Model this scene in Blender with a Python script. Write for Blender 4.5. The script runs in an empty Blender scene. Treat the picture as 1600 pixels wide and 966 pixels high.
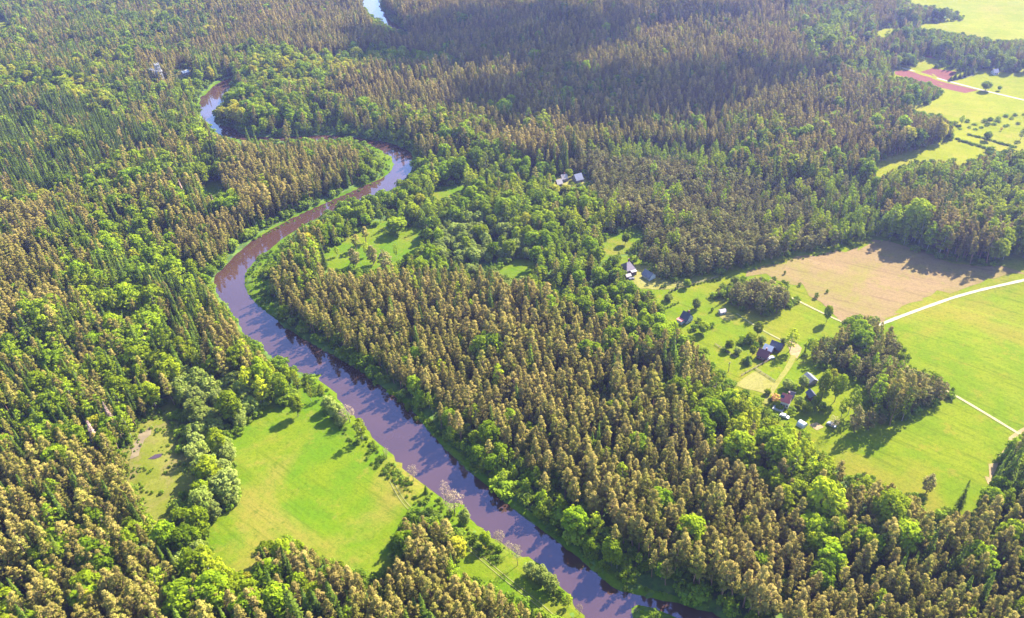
import bpy, bmesh, math, random
import numpy as np
from mathutils import Vector, Matrix
from mathutils.geometry import delaunay_2d_cdt
rng = np.random.default_rng(7)
random.seed(7)
SC = bpy.context.scene
COL = SC.collection
# ------------------------------------------------------------------ camera model (photo 1600 x 966)
PW, PH, FPX = 1600., 966., 1230.
PITCH, ROLL, ALT = math.radians(35), math.radians(3.0), 250.
fw = np.array([0, math.cos(PITCH), -math.sin(PITCH)])
r0 = np.array([1., 0, 0]); u0 = np.cross(r0, fw)
rt = math.cos(ROLL) * r0 - math.sin(ROLL) * u0
up = math.sin(ROLL) * r0 + math.cos(ROLL) * u0
CAM = np.array([0, 0, ALT])

def proj(P):
    q = np.asarray(P, float) - CAM
    d = q @ fw
    return PW / 2 + FPX * (q @ rt) / d, PH / 2 - FPX * (q @ up) / d, d

def ray_z(px, py, z):
    px = np.asarray(px, float); py = np.asarray(py, float)
    d = fw[None] * FPX + rt[None] * (px - PW / 2)[:, None] - up[None] * (py - PH / 2)[:, None]
    t = (z - ALT) / d[:, 2]
    return CAM[None] + d * t[:, None]

# ------------------------------------------------------------------ traced outlines on the photo
LEFT_BANK = [(1250,1330),(1060,1130),(960,1030),(905,966),(882,930),(850,892),(815,872),(797,862),(765,843),(747,831),(733,812),(718,795),(690,781),(672,768),(650,751),(632,736),(620,724),
 (600,703),(580,684),(560,664),(545,648),(530,629),(517,611),(500,599),(472,584),(442,569),(420,556),(407,546),(397,535),(385,528),(375,511),(357,484),
 (345,467),(333,452),(334,432),(350,417),(375,392),(400,370),(450,343),(500,320),(540,303),(580,285),(600,277),(613,262),(612,248),(600,240),
 (585,232),(570,226),(550,221),(525,219),(490,219),(450,221),(410,222),(374,219),(350,212),(332,205),(322,192),(312,176),(308,162),(315,149),(335,132),(352,124),(366,121)]
RIGHT_BANK = [(368,127),(352,146),(350,160),(336,174),(335,188),(342,196),(366,200),(380,212),(420,215),(470,212),(520,211),(550,213),(575,218),(600,221),(625,229),(640,236),(647,247),(645,264),(632,282),(618,294),(600,301),
 (570,310),(545,316),(525,328),(482,347),(445,370),(425,388),(405,403),(388,424),(382,442),(387,460),(400,474),(420,491),(437,506),(460,521),(475,531),
 (500,543),(525,559),(560,579),(587,599),(612,614),(640,635),(665,669),(687,694),(720,725),(760,756),(797,791),(835,818),(887,858),(935,898),(960,921),
 (980,926),(1015,932),(1050,939),(1097,951),(1127,964),(1205,1003),(1330,1090),(1480,1190)]
RIVER = LEFT_BANK + RIGHT_BANK
FAR_RIVER = [(556,-40),(565,-10),(566,8),(574,18),(587,31),(607,42),(634,55),(638,49),(612,35),(600,21),(592,9),(600,-6),(606,-40)]
ISLAND = [(984,951),(996,945),(1018,950),(1046,962),(1080,977),(1120,1000),(1215,1058),(1380,1180),(1330,1190),(1180,1100),(1060,1030),(994,976)]

MEADOW = [(322,842),(331,818),(375,785),(374,745),(362,695),(385,665),(405,648),(435,630),(452,632),(470,612),(485,598),(497,600),(516,613),(528,632),(545,652),(560,668),(580,688),(600,707),(620,728),(640,745),(660,760),
 (690,785),(715,798),(735,818),(748,835),(765,847),(800,870),(850,896),(880,932),(902,968),(930,1010),(800,930),(745,905),(722,893),(728,850),(700,812),(655,800),(625,802),(617,860),(590,903),(575,903),(560,880),(515,867),(492,870),(485,848),(440,843),(402,850),(395,900),(375,897),(345,872)]
MARSH = [(277,614),(255,634),(240,644),(215,679),(200,696),(196,726),(217,776),(232,808),(246,821),(262,806),(275,773),(297,753),(310,738),(282,724),(277,690),(286,662),(262,660)]
GLADE_A = [(500,414),(517,392),(550,370),(572,357),(607,348),(613,362),(640,354),(658,355),(658,374),(640,392),(612,412),(590,420),(550,424)]
GLADE_B = [(322,284),(345,279),(352,300),(335,300),(315,308)]
GLADE_C = [(780,425),(800,410),(812,403),(834,410),(828,428),(800,434)]
GLADE_D = [(940,385),(950,367),(1000,357),(1008,370),(985,382),(964,397),(945,403)]
GLADE_E = [(864,288),(872,277),(893,272),(911,274),(926,287),(903,292),(868,294)]
GLADE_F = [(672,308),(700,291),(735,285),(716,301),(690,312)]
GLADE_G = [(266,128),(272,120),(281,109),(300,108),(299,119),(276,127)]
FARM = [(970,404),(1000,412),(1022,414),(1024,434),(1050,441),(1125,427),(1172,417),(1200,408),(1250,398),(1310,387),(1385,371),(1420,389),(1450,402),(1500,413),(1545,419),(1562,414),(1572,404),(1850,395),(1850,600),(1625,650),(1600,668),(1585,684),(1560,728),(1530,790),(1500,798),(1465,796),(1425,772),(1390,752),(1350,736),(1310,716),(1287,702),
 (1262,676),(1235,665),(1205,648),(1196,632),(1165,612),(1145,602),(1126,582),(1112,562),(1086,532),(1062,507),(1042,492),(1034,470),(1012,452),(988,442),(972,424)]
GROVE_A = [(1108,462),(1120,450),(1150,436),(1185,432),(1215,438),(1245,455),(1254,470),(1235,487),(1200,495),(1160,487),(1130,475)]
GROVE_B = [(1250,550),(1258,535),(1285,522),(1310,520),(1322,502),(1345,489),(1370,495),(1395,508),(1415,540),(1420,565),(1450,578),(1480,590),(1492,605),(1485,622),(1455,640),(1420,655),(1392,668),(1375,650),(1358,640),(1350,606),(1325,586),(1295,578),(1272,570),(1255,562)]
STRIP = [(1367,256),(1400,245),(1450,229),(1490,218),(1547,238),(1520,250),(1500,256),(1490,249),(1470,248),(1440,252),(1392,262),(1372,276)]
FIELD_I = [(1417,168),(1450,163),(1468,152),(1472,139),(1440,126),(1400,118),(1385,113),(1405,107),(1445,104),(1470,107),(1500,113),(1535,112),(1600,114),(1800,125),(1800,235),(1600,231),(1555,232),(1500,223),(1488,216),(1492,197),(1475,181),(1440,176)]
FIELD_J = [(1385,-30),(1800,-60),(1800,75),(1600,62),(1560,63),(1500,52),(1430,39),(1400,41),(1382,59),(1366,54),(1385,44),(1440,37),(1500,33),(1510,23),(1480,12),(1440,10),(1420,2)]
FIELD_K = [(1443,88),(1475,94),(1452,104),(1438,101)]
FIELD_L = [(-160,20),(0,31),(22,37),(0,45),(-160,55)]
BANK_A = [(383,424),(400,404),(425,388),(445,371),(462,360),(440,388),(424,404),(416,425),(420,455),(432,482),(442,505),(420,490),(400,474),(388,460),(382,442)]
BANK_B = [(588,600),(640,636),(665,669),(720,725),(797,791),(887,858),(960,921),(1015,935),(1100,956),(1110,948),(1065,936),(1010,918),(960,895),(920,865),(880,830),(830,800),(772,765),(747,728),(700,695),(672,655),(640,625)]
BANK_C = [(568,222),(590,226),(612,243),(618,258),(605,280),(580,290),(540,308),(500,325),(450,348),(400,376),(399,369),(450,342),(500,319),(540,301),(577,284),(594,274),(599,257),(588,242)]
BANK_D = [(305,165),(318,146),(337,130),(354,122),(340,134),(322,152),(314,172)]
OPEN = [MEADOW, MARSH, GLADE_A, GLADE_B, GLADE_C, GLADE_D, GLADE_E, GLADE_F, GLADE_G, FARM, STRIP, FIELD_I, FIELD_J, FIELD_K, FIELD_L, BANK_A, BANK_B, BANK_C, BANK_D, RIVER, FAR_RIVER, ISLAND]

# ------------------------------------------------------------------ raster masks on the photo plane (2 px cells, with a margin)
MX0, MX1, MY0, MY1, CELL = -260, 1860, -90, 1200, 2
gx = np.arange(MX0, MX1, CELL) + CELL / 2; gy = np.arange(MY0, MY1, CELL) + CELL / 2

def inside(poly, X, Y):
    poly = np.asarray(poly, float)
    c = np.zeros(X.shape, bool)
    x1, y1 = poly[:, 0], poly[:, 1]; x2, y2 = np.roll(x1, -1), np.roll(y1, -1)
    for a, b, c2, d in zip(x1, y1, x2, y2):
        if b == d: continue
        cond = ((b > Y) != (d > Y)) & (X < (c2 - a) * (Y - b) / (d - b) + a)
        c ^= cond
    return c

def raster(mask, poly, val):
    p = np.asarray(poly, float)
    i0 = max(0, int((p[:, 0].min() - MX0) / CELL) - 1); i1 = min(len(gx), int((p[:, 0].max() - MX0) / CELL) + 2)
    j0 = max(0, int((p[:, 1].min() - MY0) / CELL) - 1); j1 = min(len(gy), int((p[:, 1].max() - MY0) / CELL) + 2)
    X, Y = np.meshgrid(gx[i0:i1], gy[j0:j1])
    s = mask[j0:j1, i0:i1]
    s[inside(p, X, Y)] = val

openm = np.zeros((len(gy), len(gx)), bool)
for p in OPEN: raster(openm, p, True)
for p in (GROVE_A, GROVE_B): raster(openm, p, False)

def look(mask, px, py):
    i = np.clip(((px - MX0) / CELL).astype(int), 0, mask.shape[1] - 1)
    j = np.clip(((py - MY0) / CELL).astype(int), 0, mask.shape[0] - 1)
    return mask[j, i]

# ------------------------------------------------------------------ relief
WATER_Z = -0.9
def flat(poly): return ray_z([p[0] for p in poly], [p[1] for p in poly], WATER_Z)[:, :2]
RIV_W, FAR_W, ISL_W = flat(RIVER), flat(FAR_RIVER), flat(ISLAND)

def densify(poly, step, jit=0.0, closed=True, seed=1):
    g = np.random.default_rng(seed); out = []
    n = len(poly)
    for i in range(n if closed else n - 1):
        a, b = np.array(poly[i]), np.array(poly[(i + 1) % n])
        k = max(1, int(np.hypot(*(b - a)) / step))
        for t in range(k): out.append(a + (b - a) * t / k)
    if not closed: out.append(np.array(poly[-1]))
    out = np.array(out)
    if jit: out = out + g.normal(0, jit, out.shape)
    return out

def smooth_poly(poly, it=2):
    p = np.array(poly)
    for _ in range(it):
        q = np.roll(p, -1, 0)
        p = np.stack([p * .75 + q * .25, p * .25 + q * .75], 1).reshape(-1, 2)
    return p
RIV_W = smooth_poly(RIV_W, 1); FAR_W = smooth_poly(FAR_W, 1); ISL_W = smooth_poly(ISL_W, 2)
RIV_W = densify(RIV_W, 9., .35, seed=3)

def sdf(poly, x, y):
    d = np.full(x.shape, 1e9)
    a = poly; b = np.roll(poly, -1, 0)
    for p, q in zip(a, b):
        e = q - p; L = e @ e + 1e-12
        t = np.clip(((x - p[0]) * e[0] + (y - p[1]) * e[1]) / L, 0, 1)
        d = np.minimum(d, (x - p[0] - t * e[0]) ** 2 + (y - p[1] - t * e[1]) ** 2)
    d = np.sqrt(d)
    return np.where(inside(poly, x, y), -d, d)

def river_d(x, y):
    x = np.asarray(x, float); y = np.asarray(y, float)
    return np.minimum(np.maximum(sdf(RIV_W, x, y), -sdf(ISL_W, x, y)), sdf(FAR_W, x, y))

def hills(x, y):
    return (1.3 * np.sin(x * .021 + y * .013 + 1.) + 1.0 * np.sin(-x * .016 + y * .031 + 2.2) + .7 * np.sin(x * .045 + .4) * np.sin(y * .038))

def height(x, y, rd=None):
    x = np.asarray(x, float); y = np.asarray(y, float)
    if rd is None: rd = river_d(x, y)
    w = np.clip((rd - 12) / 90, 0, 1); w = w * w * (3 - 2 * w)
    ch = np.interp(rd, [-9, -3, 0, .8, 2.5], [-3.2, -2.2, WATER_Z, -.25, 0])
    return ch + w * (hills(x, y) + 1.0)

def at(px, py):
    """pixels of the photo -> points on the ground"""
    px = np.atleast_1d(np.asarray(px, float)); py = np.atleast_1d(np.asarray(py, float))
    z = np.zeros(px.shape)
    for _ in range(4):
        P = ray_z(px, py, z); z = height(P[:, 0], P[:, 1])
    P[:, 2] = z
    return P

def height_for(px, pyb, pyt):
    """metres of something upright whose foot is at (px, pyb) and whose top is seen at row pyt"""
    B = at(px, pyb)[0]; lo, hi = 0., 60.
    for _ in range(30):
        m = (lo + hi) / 2
        if proj((B + [0, 0, m])[None])[1][0] > pyt: lo = m
        else: hi = m
    return lo

# ------------------------------------------------------------------ materials
def mat(name):
    m = bpy.data.materials.new(name); m.use_nodes = True
    nt = m.node_tree; nt.nodes.clear()
    return m, nt
def N(nt, t, **kw):
    n = nt.nodes.new(t)
    for k, v in kw.items():
        if k.startswith('i_'):
            key = k[2:]
            n.inputs[int(key) if key.isdigit() else key.replace('_', ' ')].default_value = v
        else: setattr(n, k, v)
    return n
def L(nt, a, b): nt.links.new(a, b)
def mixc(nt, fac, a, b):
    n = nt.nodes.new('ShaderNodeMix'); n.data_type = 'RGBA'
    for s, v in ((n.inputs[0], fac), (n.inputs[6], a), (n.inputs[7], b)):
        if hasattr(v, 'links') or isinstance(v, bpy.types.NodeSocket): nt.links.new(v, s)
        elif isinstance(v, (int, float)): s.default_value = v
        else: s.default_value = (*v, 1)
    return n.outputs[2]
def ramp(nt, src, lo, hi):
    n = N(nt, 'ShaderNodeMapRange', i_1=lo, i_2=hi); n.interpolation_type = 'SMOOTHSTEP'
    L(nt, src, n.inputs[0]); return n.outputs[0]
def noise(nt, vec, scale, detail=3., rough=.55, dist=0.):
    n = N(nt, 'ShaderNodeTexNoise', i_Scale=scale, i_Detail=detail, i_Roughness=rough, i_Distortion=dist)
    if vec is not None: L(nt, vec, n.inputs['Vector'])
    return n.outputs[0]
def mul(nt, a, v):
    n = N(nt, 'ShaderNodeMath', operation='MULTIPLY', i_1=v); L(nt, a, n.inputs[0]); return n.outputs[0]
def out(nt, sh):
    o = N(nt, 'ShaderNodeOutputMaterial'); L(nt, sh, o.inputs[0])

def leaf_mat(name, a, b, c, d, trans=.3, patch=.012, kc=.5, kd=.6):
    """a-b: two tones inside one crown; c: tone that some trees lean to; d: tone that whole patches of wood lean to"""
    m, nt = mat(name)
    at_ = N(nt, 'ShaderNodeAttribute', attribute_name='tint')
    oi = N(nt, 'ShaderNodeObjectInfo')
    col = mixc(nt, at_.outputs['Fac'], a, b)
    rf = ramp(nt, oi.outputs['Random'], .35, 1.); col = mixc(nt, mul(nt, rf, kc), col, c)
    nz = noise(nt, oi.outputs['Location'], patch, 2.)
    col = mixc(nt, mul(nt, ramp(nt, nz, .45, .65), kd), col, d)
    # each tree a little lighter or darker
    wn = N(nt, 'ShaderNodeTexWhiteNoise', noise_dimensions='1D'); L(nt, oi.outputs['Random'], wn.inputs['W'])
    mr = N(nt, 'ShaderNodeMapRange', i_3=.68, i_4=1.3); L(nt, wn.outputs['Value'], mr.inputs[0])
    hs = N(nt, 'ShaderNodeHueSaturation'); L(nt, col, hs.inputs['Color']); L(nt, mr.outputs[0], hs.inputs['Value'])
    df = N(nt, 'ShaderNodeBsdfDiffuse'); L(nt, hs.outputs[0], df.inputs[0])
    tr = N(nt, 'ShaderNodeBsdfTranslucent')
    hs2 = N(nt, 'ShaderNodeHueSaturation', i_Saturation=1.1, i_Value=1.15); L(nt, hs.outputs[0], hs2.inputs['Color']); L(nt, hs2.outputs[0], tr.inputs[0])
    mx = N(nt, 'ShaderNodeMixShader', i_0=trans); L(nt, df.outputs[0], mx.inputs[1]); L(nt, tr.outputs[0], mx.inputs[2])
    out(nt, mx.outputs[0]); return m

def plain(name, a, b=None, scale=2., rough=.8, metal=0., stretch=(1, 1, 1)):
    m, nt = mat(name)
    tc = N(nt, 'ShaderNodeTexCoord'); mp = N(nt, 'ShaderNodeMapping'); mp.inputs['Scale'].default_value = stretch
    L(nt, tc.outputs['Object'], mp.inputs[0])
    b = b or tuple(v * .7 for v in a)
    col = mixc(nt, ramp(nt, noise(nt, mp.outputs[0], scale, 4.), .35, .65), a, b)
    p = N(nt, 'ShaderNodeBsdfPrincipled', i_Roughness=rough, i_Metallic=metal); L(nt, col, p.inputs['Base Color'])
    out(nt, p.outputs[0]); return m

def field_mat(name, base, alt, dry, dry_amt, stripe_rot, stripe_amt, stripe_scale=.5, dryscale=.02, dark=None):
    m, nt = mat(name)
    geo = N(nt, 'ShaderNodeNewGeometry'); P = geo.outputs['Position']
    col = mixc(nt, ramp(nt, noise(nt, P, .05, 5., .6, .4), .38, .62), base, alt)
    col = mixc(nt, mul(nt, ramp(nt, noise(nt, P, dryscale, 6., .62, .8), .47, .66), dry_amt), col, dry)
    mp = N(nt, 'ShaderNodeMapping'); mp.vector_type = 'TEXTURE'; mp.inputs['Rotation'].default_value = (0, 0, stripe_rot); mp.inputs['Scale'].default_value = (26, 1, 1)
    L(nt, P, mp.inputs[0])
    s = noise(nt, mp.outputs[0], stripe_scale, 4., .7)
    dk = tuple(v * .45 for v in base)
    col = mixc(nt, mul(nt, ramp(nt, s, .5, .72), stripe_amt), col, dk)
    lt = tuple(min(1, v * 1.25) for v in alt)
    s2 = noise(nt, mp.outputs[0], stripe_scale * .37, 3., .6)
    col = mixc(nt, mul(nt, ramp(nt, s2, .52, .75), stripe_amt * .8), col, lt)
    fine = noise(nt, P, .8, 5., .8)
    mid = noise(nt, mp.outputs[0], 1.4, 5., .75)
    col = mixc(nt, mul(nt, ramp(nt, mid, .5, .7), .35), col, tuple(v * .62 for v in base))
    spot = noise(nt, P, .11, 6., .7)
    col = mixc(nt, mul(nt, ramp(nt, spot, .55, .68), .5), col, dry)
    col = mixc(nt, mul(nt, ramp(nt, fine, .42, .7), .5), col, tuple(v * .5 for v in base))
    tuft = noise(nt, P, .32, 5., .7)
    col = mixc(nt, mul(nt, ramp(nt, tuft, .56, .68), .5), col, tuple(v * .55 for v in base))
    bmp = N(nt, 'ShaderNodeBump', i_Strength=.6, i_Distance=.35); L(nt, fine, bmp.inputs['Height'])
    d = N(nt, 'ShaderNodeBsdfDiffuse'); L(nt, col, d.inputs[0]); L(nt, bmp.outputs[0], d.inputs['Normal'])
    out(nt, d.outputs[0]); return m

def stripe(p, q):
    A, B = at([p[0], q[0]], [p[1], q[1]]); return math.atan2(B[1] - A[1], B[0] - A[0])
M = {}
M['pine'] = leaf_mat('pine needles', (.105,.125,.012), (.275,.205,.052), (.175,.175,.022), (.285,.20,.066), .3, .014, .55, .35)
M['young_pine'] = leaf_mat('young pine needles', (.098,.108,.022), (.225,.182,.06), (.125,.138,.025), (.23,.175,.064), .28, .02, .5, .3)
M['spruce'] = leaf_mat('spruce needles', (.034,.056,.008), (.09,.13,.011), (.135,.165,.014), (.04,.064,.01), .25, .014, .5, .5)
M['birch'] = leaf_mat('birch leaves', (.115,.175,.007), (.225,.275,.011), (.25,.27,.02), (.28,.28,.01), .38, .013, .5, .6)
M['broad'] = leaf_mat('broad leaves', (.068,.118,.004), (.195,.265,.008), (.23,.27,.01), (.29,.275,.01), .42, .011, .5, .3)
M['golden'] = leaf_mat('golden young leaves', (.2,.2,.012), (.29,.265,.016), (.28,.22,.02), (.17,.21,.015), .4, .012, .6, .4)
M['willow'] = leaf_mat('willow leaves', (.125,.168,.022), (.225,.25,.045), (.19,.215,.05), (.17,.22,.02), .35, .02, .5, .3)
M['bare'] = leaf_mat('pinkish twigs and catkins', (.20,.15,.085), (.29,.22,.13), (.27,.195,.135), (.22,.2,.075), .3, .02)
M['dead'] = leaf_mat('dead needles', (.22, .14, .10), (.34, .22, .17), (.3, .2, .17), (.3, .2, .15), .1)
M['orange_leaf'] = leaf_mat('orange blossom leaves', (.3, .2, .06), (.45, .28, .1), (.4, .22, .08), (.4, .2, .08), .3)
M['shrub'] = leaf_mat('shrub leaves', (.07,.12,.008), (.15,.21,.012), (.16,.19,.03), (.18,.23,.01), .35, .03)
M['bark_pine'] = plain('pine bark', (.22, .115, .06), (.13, .08, .055), 1.2, .9)
M['bark_dark'] = plain('grey bark', (.12, .10, .08), (.07, .06, .05), 1.5, .9)
M['bark_birch'] = plain('white birch bark', (.36, .34, .30), (.1, .09, .08), 3., .8)
M['meadow'] = field_mat('meadow grass', (.062,.112,.004), (.090,.118,.005), (.15,.118,.022), .85, stripe((400, 760), (480, 818)), .4, .5, .017)
M['marsh'] = field_mat('marsh grass', (.095,.108,.010), (.13,.128,.022), (.14,.10,.045), .8, .5, .3, .4, .045)
M['bank'] = field_mat('bank grass', (.05,.095,.004), (.075,.118,.005), (.105,.105,.014), .35, .7, .35, .5, .05)
M['farm'] = field_mat('farm grass', (.080,.118,.004), (.108,.128,.006), (.155,.12,.018), .75, stripe((1420, 534), (1587, 594)), .5, .5, .014)
M['bright'] = field_mat('far pasture grass', (.125,.14,.006), (.15,.152,.010), (.19,.15,.03), .55, math.radians(-25), .3, .3, .01)
M['fallow'] = field_mat('fallow soil with thin grass', (.16,.108,.052), (.15,.106,.046), (.12,.118,.016), .65, math.radians(-32), .5, .35, .02)
M['plough'] = field_mat('ploughed red soil', (.125,.052,.04), (.135,.056,.042), (.13,.062,.05), .4, math.radians(-22), .35, .5, .03)
M['soil'] = field_mat('bare dry soil', (.22,.155,.08), (.26,.18,.09), (.16,.135,.04), .4, .3, .4, 1., .1)
M['yard'] = field_mat('trampled dry grass', (.155,.145,.03), (.175,.155,.045), (.105,.13,.012), .6, .6, .25, .5, .04)
M['gravel'] = plain('pale gravel', (.29, .25, .17), (.23, .195, .125), .5, .95)
M['sandtrack'] = plain('sandy track', (.25, .195, .10), (.19, .165, .065), .6, .95)
M['grasstrack'] = plain('worn grass track', (.17, .15, .05), (.11, .13, .02), .35, .95)
M['mud'] = plain('brown mud', (.10, .072, .035), (.14, .105, .05), .25, .6)

m, nt = mat('forest floor')
geo = N(nt, 'ShaderNodeNewGeometry')
c = mixc(nt, ramp(nt, noise(nt, geo.outputs['Position'], .12, 5., .65), .4, .6), (.035, .062, .014), (.075, .12, .02))
c = mixc(nt, mul(nt, ramp(nt, noise(nt, geo.outputs['Position'], .5, 4., .7), .52, .7), .7), c, (.11, .08, .045))
d = N(nt, 'ShaderNodeBsdfDiffuse'); L(nt, c, d.inputs[0]); out(nt, d.outputs[0]); M['floor'] = m

m, nt = mat('river water')
geo = N(nt, 'ShaderNodeNewGeometry')
p = N(nt, 'ShaderNodeBsdfPrincipled', i_Roughness=.04, i_IOR=1.6)
c = mixc(nt, ramp(nt, noise(nt, geo.outputs['Position'], .03, 3.), .35, .65), (.045, .023, .016), (.039, .02, .014)); L(nt, c, p.inputs['Base Color'])
p.inputs['Specular IOR Level'].default_value = .72; p.inputs['Specular Tint'].default_value = (.52, .58, 1, 1)
b1 = noise(nt, geo.outputs['Position'], .9, 3., .6)
b = N(nt, 'ShaderNodeBump', i_Strength=.05, i_Distance=.12); L(nt, b1, b.inputs['Height']); L(nt, b.outputs[0], p.inputs['Normal'])
out(nt, p.outputs[0]); M['water'] = m

# ------------------------------------------------------------------ object helpers
def tag(o, label=None, cat=None, group=None, kind=None):
    for k, v in (('label', label), ('category', cat), ('group', group), ('kind', kind)):
        if v: o[k] = v
    return o
def link(name, me, parent=None, m=None):
    o = bpy.data.objects.new(name, me); COL.objects.link(o)
    if parent is not None: o.parent = parent
    if m is not None and me is not None and not me.materials: me.materials.append(m)
    return o
def mesh_np(name, V, F, m=None):
    """V (n,3); F (k,4) or (k,3) int"""
    me = bpy.data.meshes.new(name); V = np.ascontiguousarray(V, np.float32); F = np.ascontiguousarray(F, np.int32)
    me.vertices.add(len(V)); me.vertices.foreach_set('co', V.ravel())
    k, s = F.shape
    me.loops.add(k * s); me.loops.foreach_set('vertex_index', F.ravel())
    me.polygons.add(k); me.polygons.foreach_set('loop_start', np.arange(0, k * s, s, dtype=np.int32))
    me.polygons.foreach_set('loop_total', np.full(k, s, np.int32))
    me.update(calc_edges=True)
    if m: me.materials.append(m)
    return me

# ------------------------------------------------------------------ the ground: one sheet with the river bed carved in
xs = np.concatenate([[-3200, -2400, -1800, -1400, -1150], np.arange(-960, 960, 3.2), [1150, 1400, 1800, 2400, 3200]])
ys = np.concatenate([[-900, -500, -200, -50, 40], np.arange(90, 1500, 3.2), [1700, 2000, 2500, 3400]])
GX, GY = np.meshgrid(xs, ys)
RD = np.full(GX.shape, 500.)
near = inside(np.array([(-560, 60), (420, 60), (420, 420), (150, 1500), (-560, 1500)]), GX, GY)
RD[near] = river_d(GX[near], GY[near])
GZ = height(GX, GY, RD)
nx, ny = len(xs), len(ys)
idx = np.arange(nx * ny).reshape(ny, nx)
FQ = np.stack([idx[:-1, :-1], idx[:-1, 1:], idx[1:, 1:], idx[1:, :-1]], -1).reshape(-1, 4)
V = np.stack([GX, GY, GZ], -1).reshape(-1, 3)
g = link('ground', mesh_np('ground', V, FQ, M['floor'])); g.data.shade_smooth(); tag(g, kind='structure')
wet = (RD.ravel()[FQ].min(1) < 4.)
WV = V.copy(); WV[:, 2] = WATER_Z
used = np.unique(FQ[wet]); remap = np.full(len(V), -1); remap[used] = np.arange(len(used))
w = link('river', mesh_np('river', WV[used], remap[FQ[wet]], M['water'])); tag(w, kind='structure')

# clustering noise so that kinds come in groups
def vnoise(x, y, s, seed):
    g = np.random.default_rng(seed); T = g.uniform(size=(512, 512))
    u, v = x / s + 200, y / s + 200
    i, j = np.floor(u).astype(int), np.floor(v).astype(int); a, b = u - i, v - j
    a, b = a * a * (3 - 2 * a), b * b * (3 - 2 * b); i %= 511; j %= 511
    return (T[i, j] * (1 - a) + T[i + 1, j] * a) * (1 - b) + (T[i, j + 1] * (1 - a) + T[i + 1, j + 1] * a) * b
LEVEL = [0]
def drape(name, poly, m, step=5., jit=.5, lift=None, world=False, grow=0.):
    """a sheet laid on the ground inside an outline"""
    W = np.array(poly) if world else at([p[0] for p in poly], [p[1] for p in poly])[:, :2]
    W = densify(W, step, 0)
    if grow:
        for _ in range(2): W = W * .5 + (np.roll(W, 1, 0) + np.roll(W, -1, 0)) * .25
        T = np.roll(W, -1, 0) - np.roll(W, 1, 0); T /= np.linalg.norm(T, axis=1)[:, None] + 1e-9
        sg = 1. if np.sum(W[:, 0] * np.roll(W[:, 1], -1) - W[:, 1] * np.roll(W[:, 0], -1)) > 0 else -1.
        nz_ = vnoise(W[:, 0], W[:, 1], 7., 5)
        W = W + np.stack([T[:, 1], -T[:, 0]], 1) * sg * (grow * (.3 + 1.4 * nz_))[:, None]
    W = W + np.random.default_rng(len(W)).normal(0, jit, W.shape)
    lo, hi = W.min(0), W.max(0)
    st = max(step, 3.2)
    X, Y = np.meshgrid(np.arange(lo[0], hi[0], st), np.arange(lo[1], hi[1], st))
    X, Y = X.ravel(), Y.ravel()
    k = inside(W, X, Y); X, Y = X[k], Y[k]
    pts = [Vector((float(a), float(b))) for a, b in W] + [Vector((float(a), float(b))) for a, b in zip(X, Y)]
    vs, es, fs, *_ = delaunay_2d_cdt(pts, [], [list(range(len(W)))], 1, 1e-4)
    P = np.array([(v.x, v.y) for v in vs])
    LEVEL[0] += 1
    if lift is None: lift = .10 + .004 * LEVEL[0]
    z = np.maximum(height(P[:, 0], P[:, 1]), WATER_Z - .3) + lift
    F = [f for f in fs if len(f) == 3]
    me = mesh_np(name, np.column_stack([P, z]), np.array(F), m); me.shade_smooth()
    return tag(link(name, me), kind='structure')

def ribbon(name, pts, width, m, lift=.3):
    P = at([p[0] for p in pts], [p[1] for p in pts])[:, :2]
    P = densify(P, 2.5, 0, closed=False)
    for _ in range(10): P[1:-1] = P[1:-1] * .5 + (P[:-2] + P[2:]) * .25
    T = np.gradient(P, axis=0); T /= np.linalg.norm(T, axis=1)[:, None] + 1e-9
    Nn = np.stack([-T[:, 1], T[:, 0]], 1)
    g = np.random.default_rng(len(P)); wv = width / 2 * (1 + g.normal(0, .07, len(P)))[:, None]
    A, B = P + Nn * wv, P - Nn * wv
    Q = np.concatenate([A, B]); z = height(Q[:, 0], Q[:, 1]) + lift
    n = len(P); i = np.arange(n - 1)
    F = np.stack([i + n, i + n + 1, i + 1, i], 1)
    return tag(link(name, mesh_np(name, np.column_stack([Q, z]), F, m)), kind='structure')

drape('meadow', MEADOW, M['meadow'], 4., .3, grow=7.)
drape('marsh', MARSH, M['marsh'], 4., .3, grow=6.)
drape('field', FARM, M['farm'], 5., .3, grow=8.)
for p in (GLADE_A, GLADE_B, GLADE_C, GLADE_D, GLADE_F): drape('meadow', p, M['meadow'], 4., .3, grow=6.)
for p in (GLADE_E, GLADE_G): drape('yard', p, M['yard'])
for p in (BANK_A, BANK_B, BANK_C, BANK_D, ISLAND): drape('grass_bank', p, M['bank'], 4., .3)
for p in (STRIP, FIELD_I, FIELD_J, FIELD_K, FIELD_L): drape('field', p, M['bright'], 7., .4, grow=10.)
drape('fallow_field', [(1168,432),(1200,414),(1262,402),(1330,388),(1385,376),(1440,396),(1495,412),(1570,421),(1610,428),(1560,438),(1470,458),(1425,478),(1385,492),(1368,503),(1318,502),(1285,484),(1262,455),(1235,440),(1195,434)], M['fallow'], 5., 2.6)
drape('ploughed_field', [(1398,112),(1414,109.5),(1478,130),(1528,141.5),(1508,146),(1468,137),(1398,117)], M['plough'], 8.)
drape('ploughed_field', [(1438,113),(1458,107),(1495,113),(1481,126.5),(1476,125)], M['plough'], 8.)
drape('ploughed_field', [(1447,87),(1470,90),(1464,92),(1446,90)], M['plough'], 8.)
drape('vegetable_plot', [(1264,664),(1276,660.5),(1288,668),(1276,673)], M['soil'], 3., .1)
drape('garden_plot', [(1146,602),(1182,578),(1211,598),(1196,616)], M['yard'], 4., .3)
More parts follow.
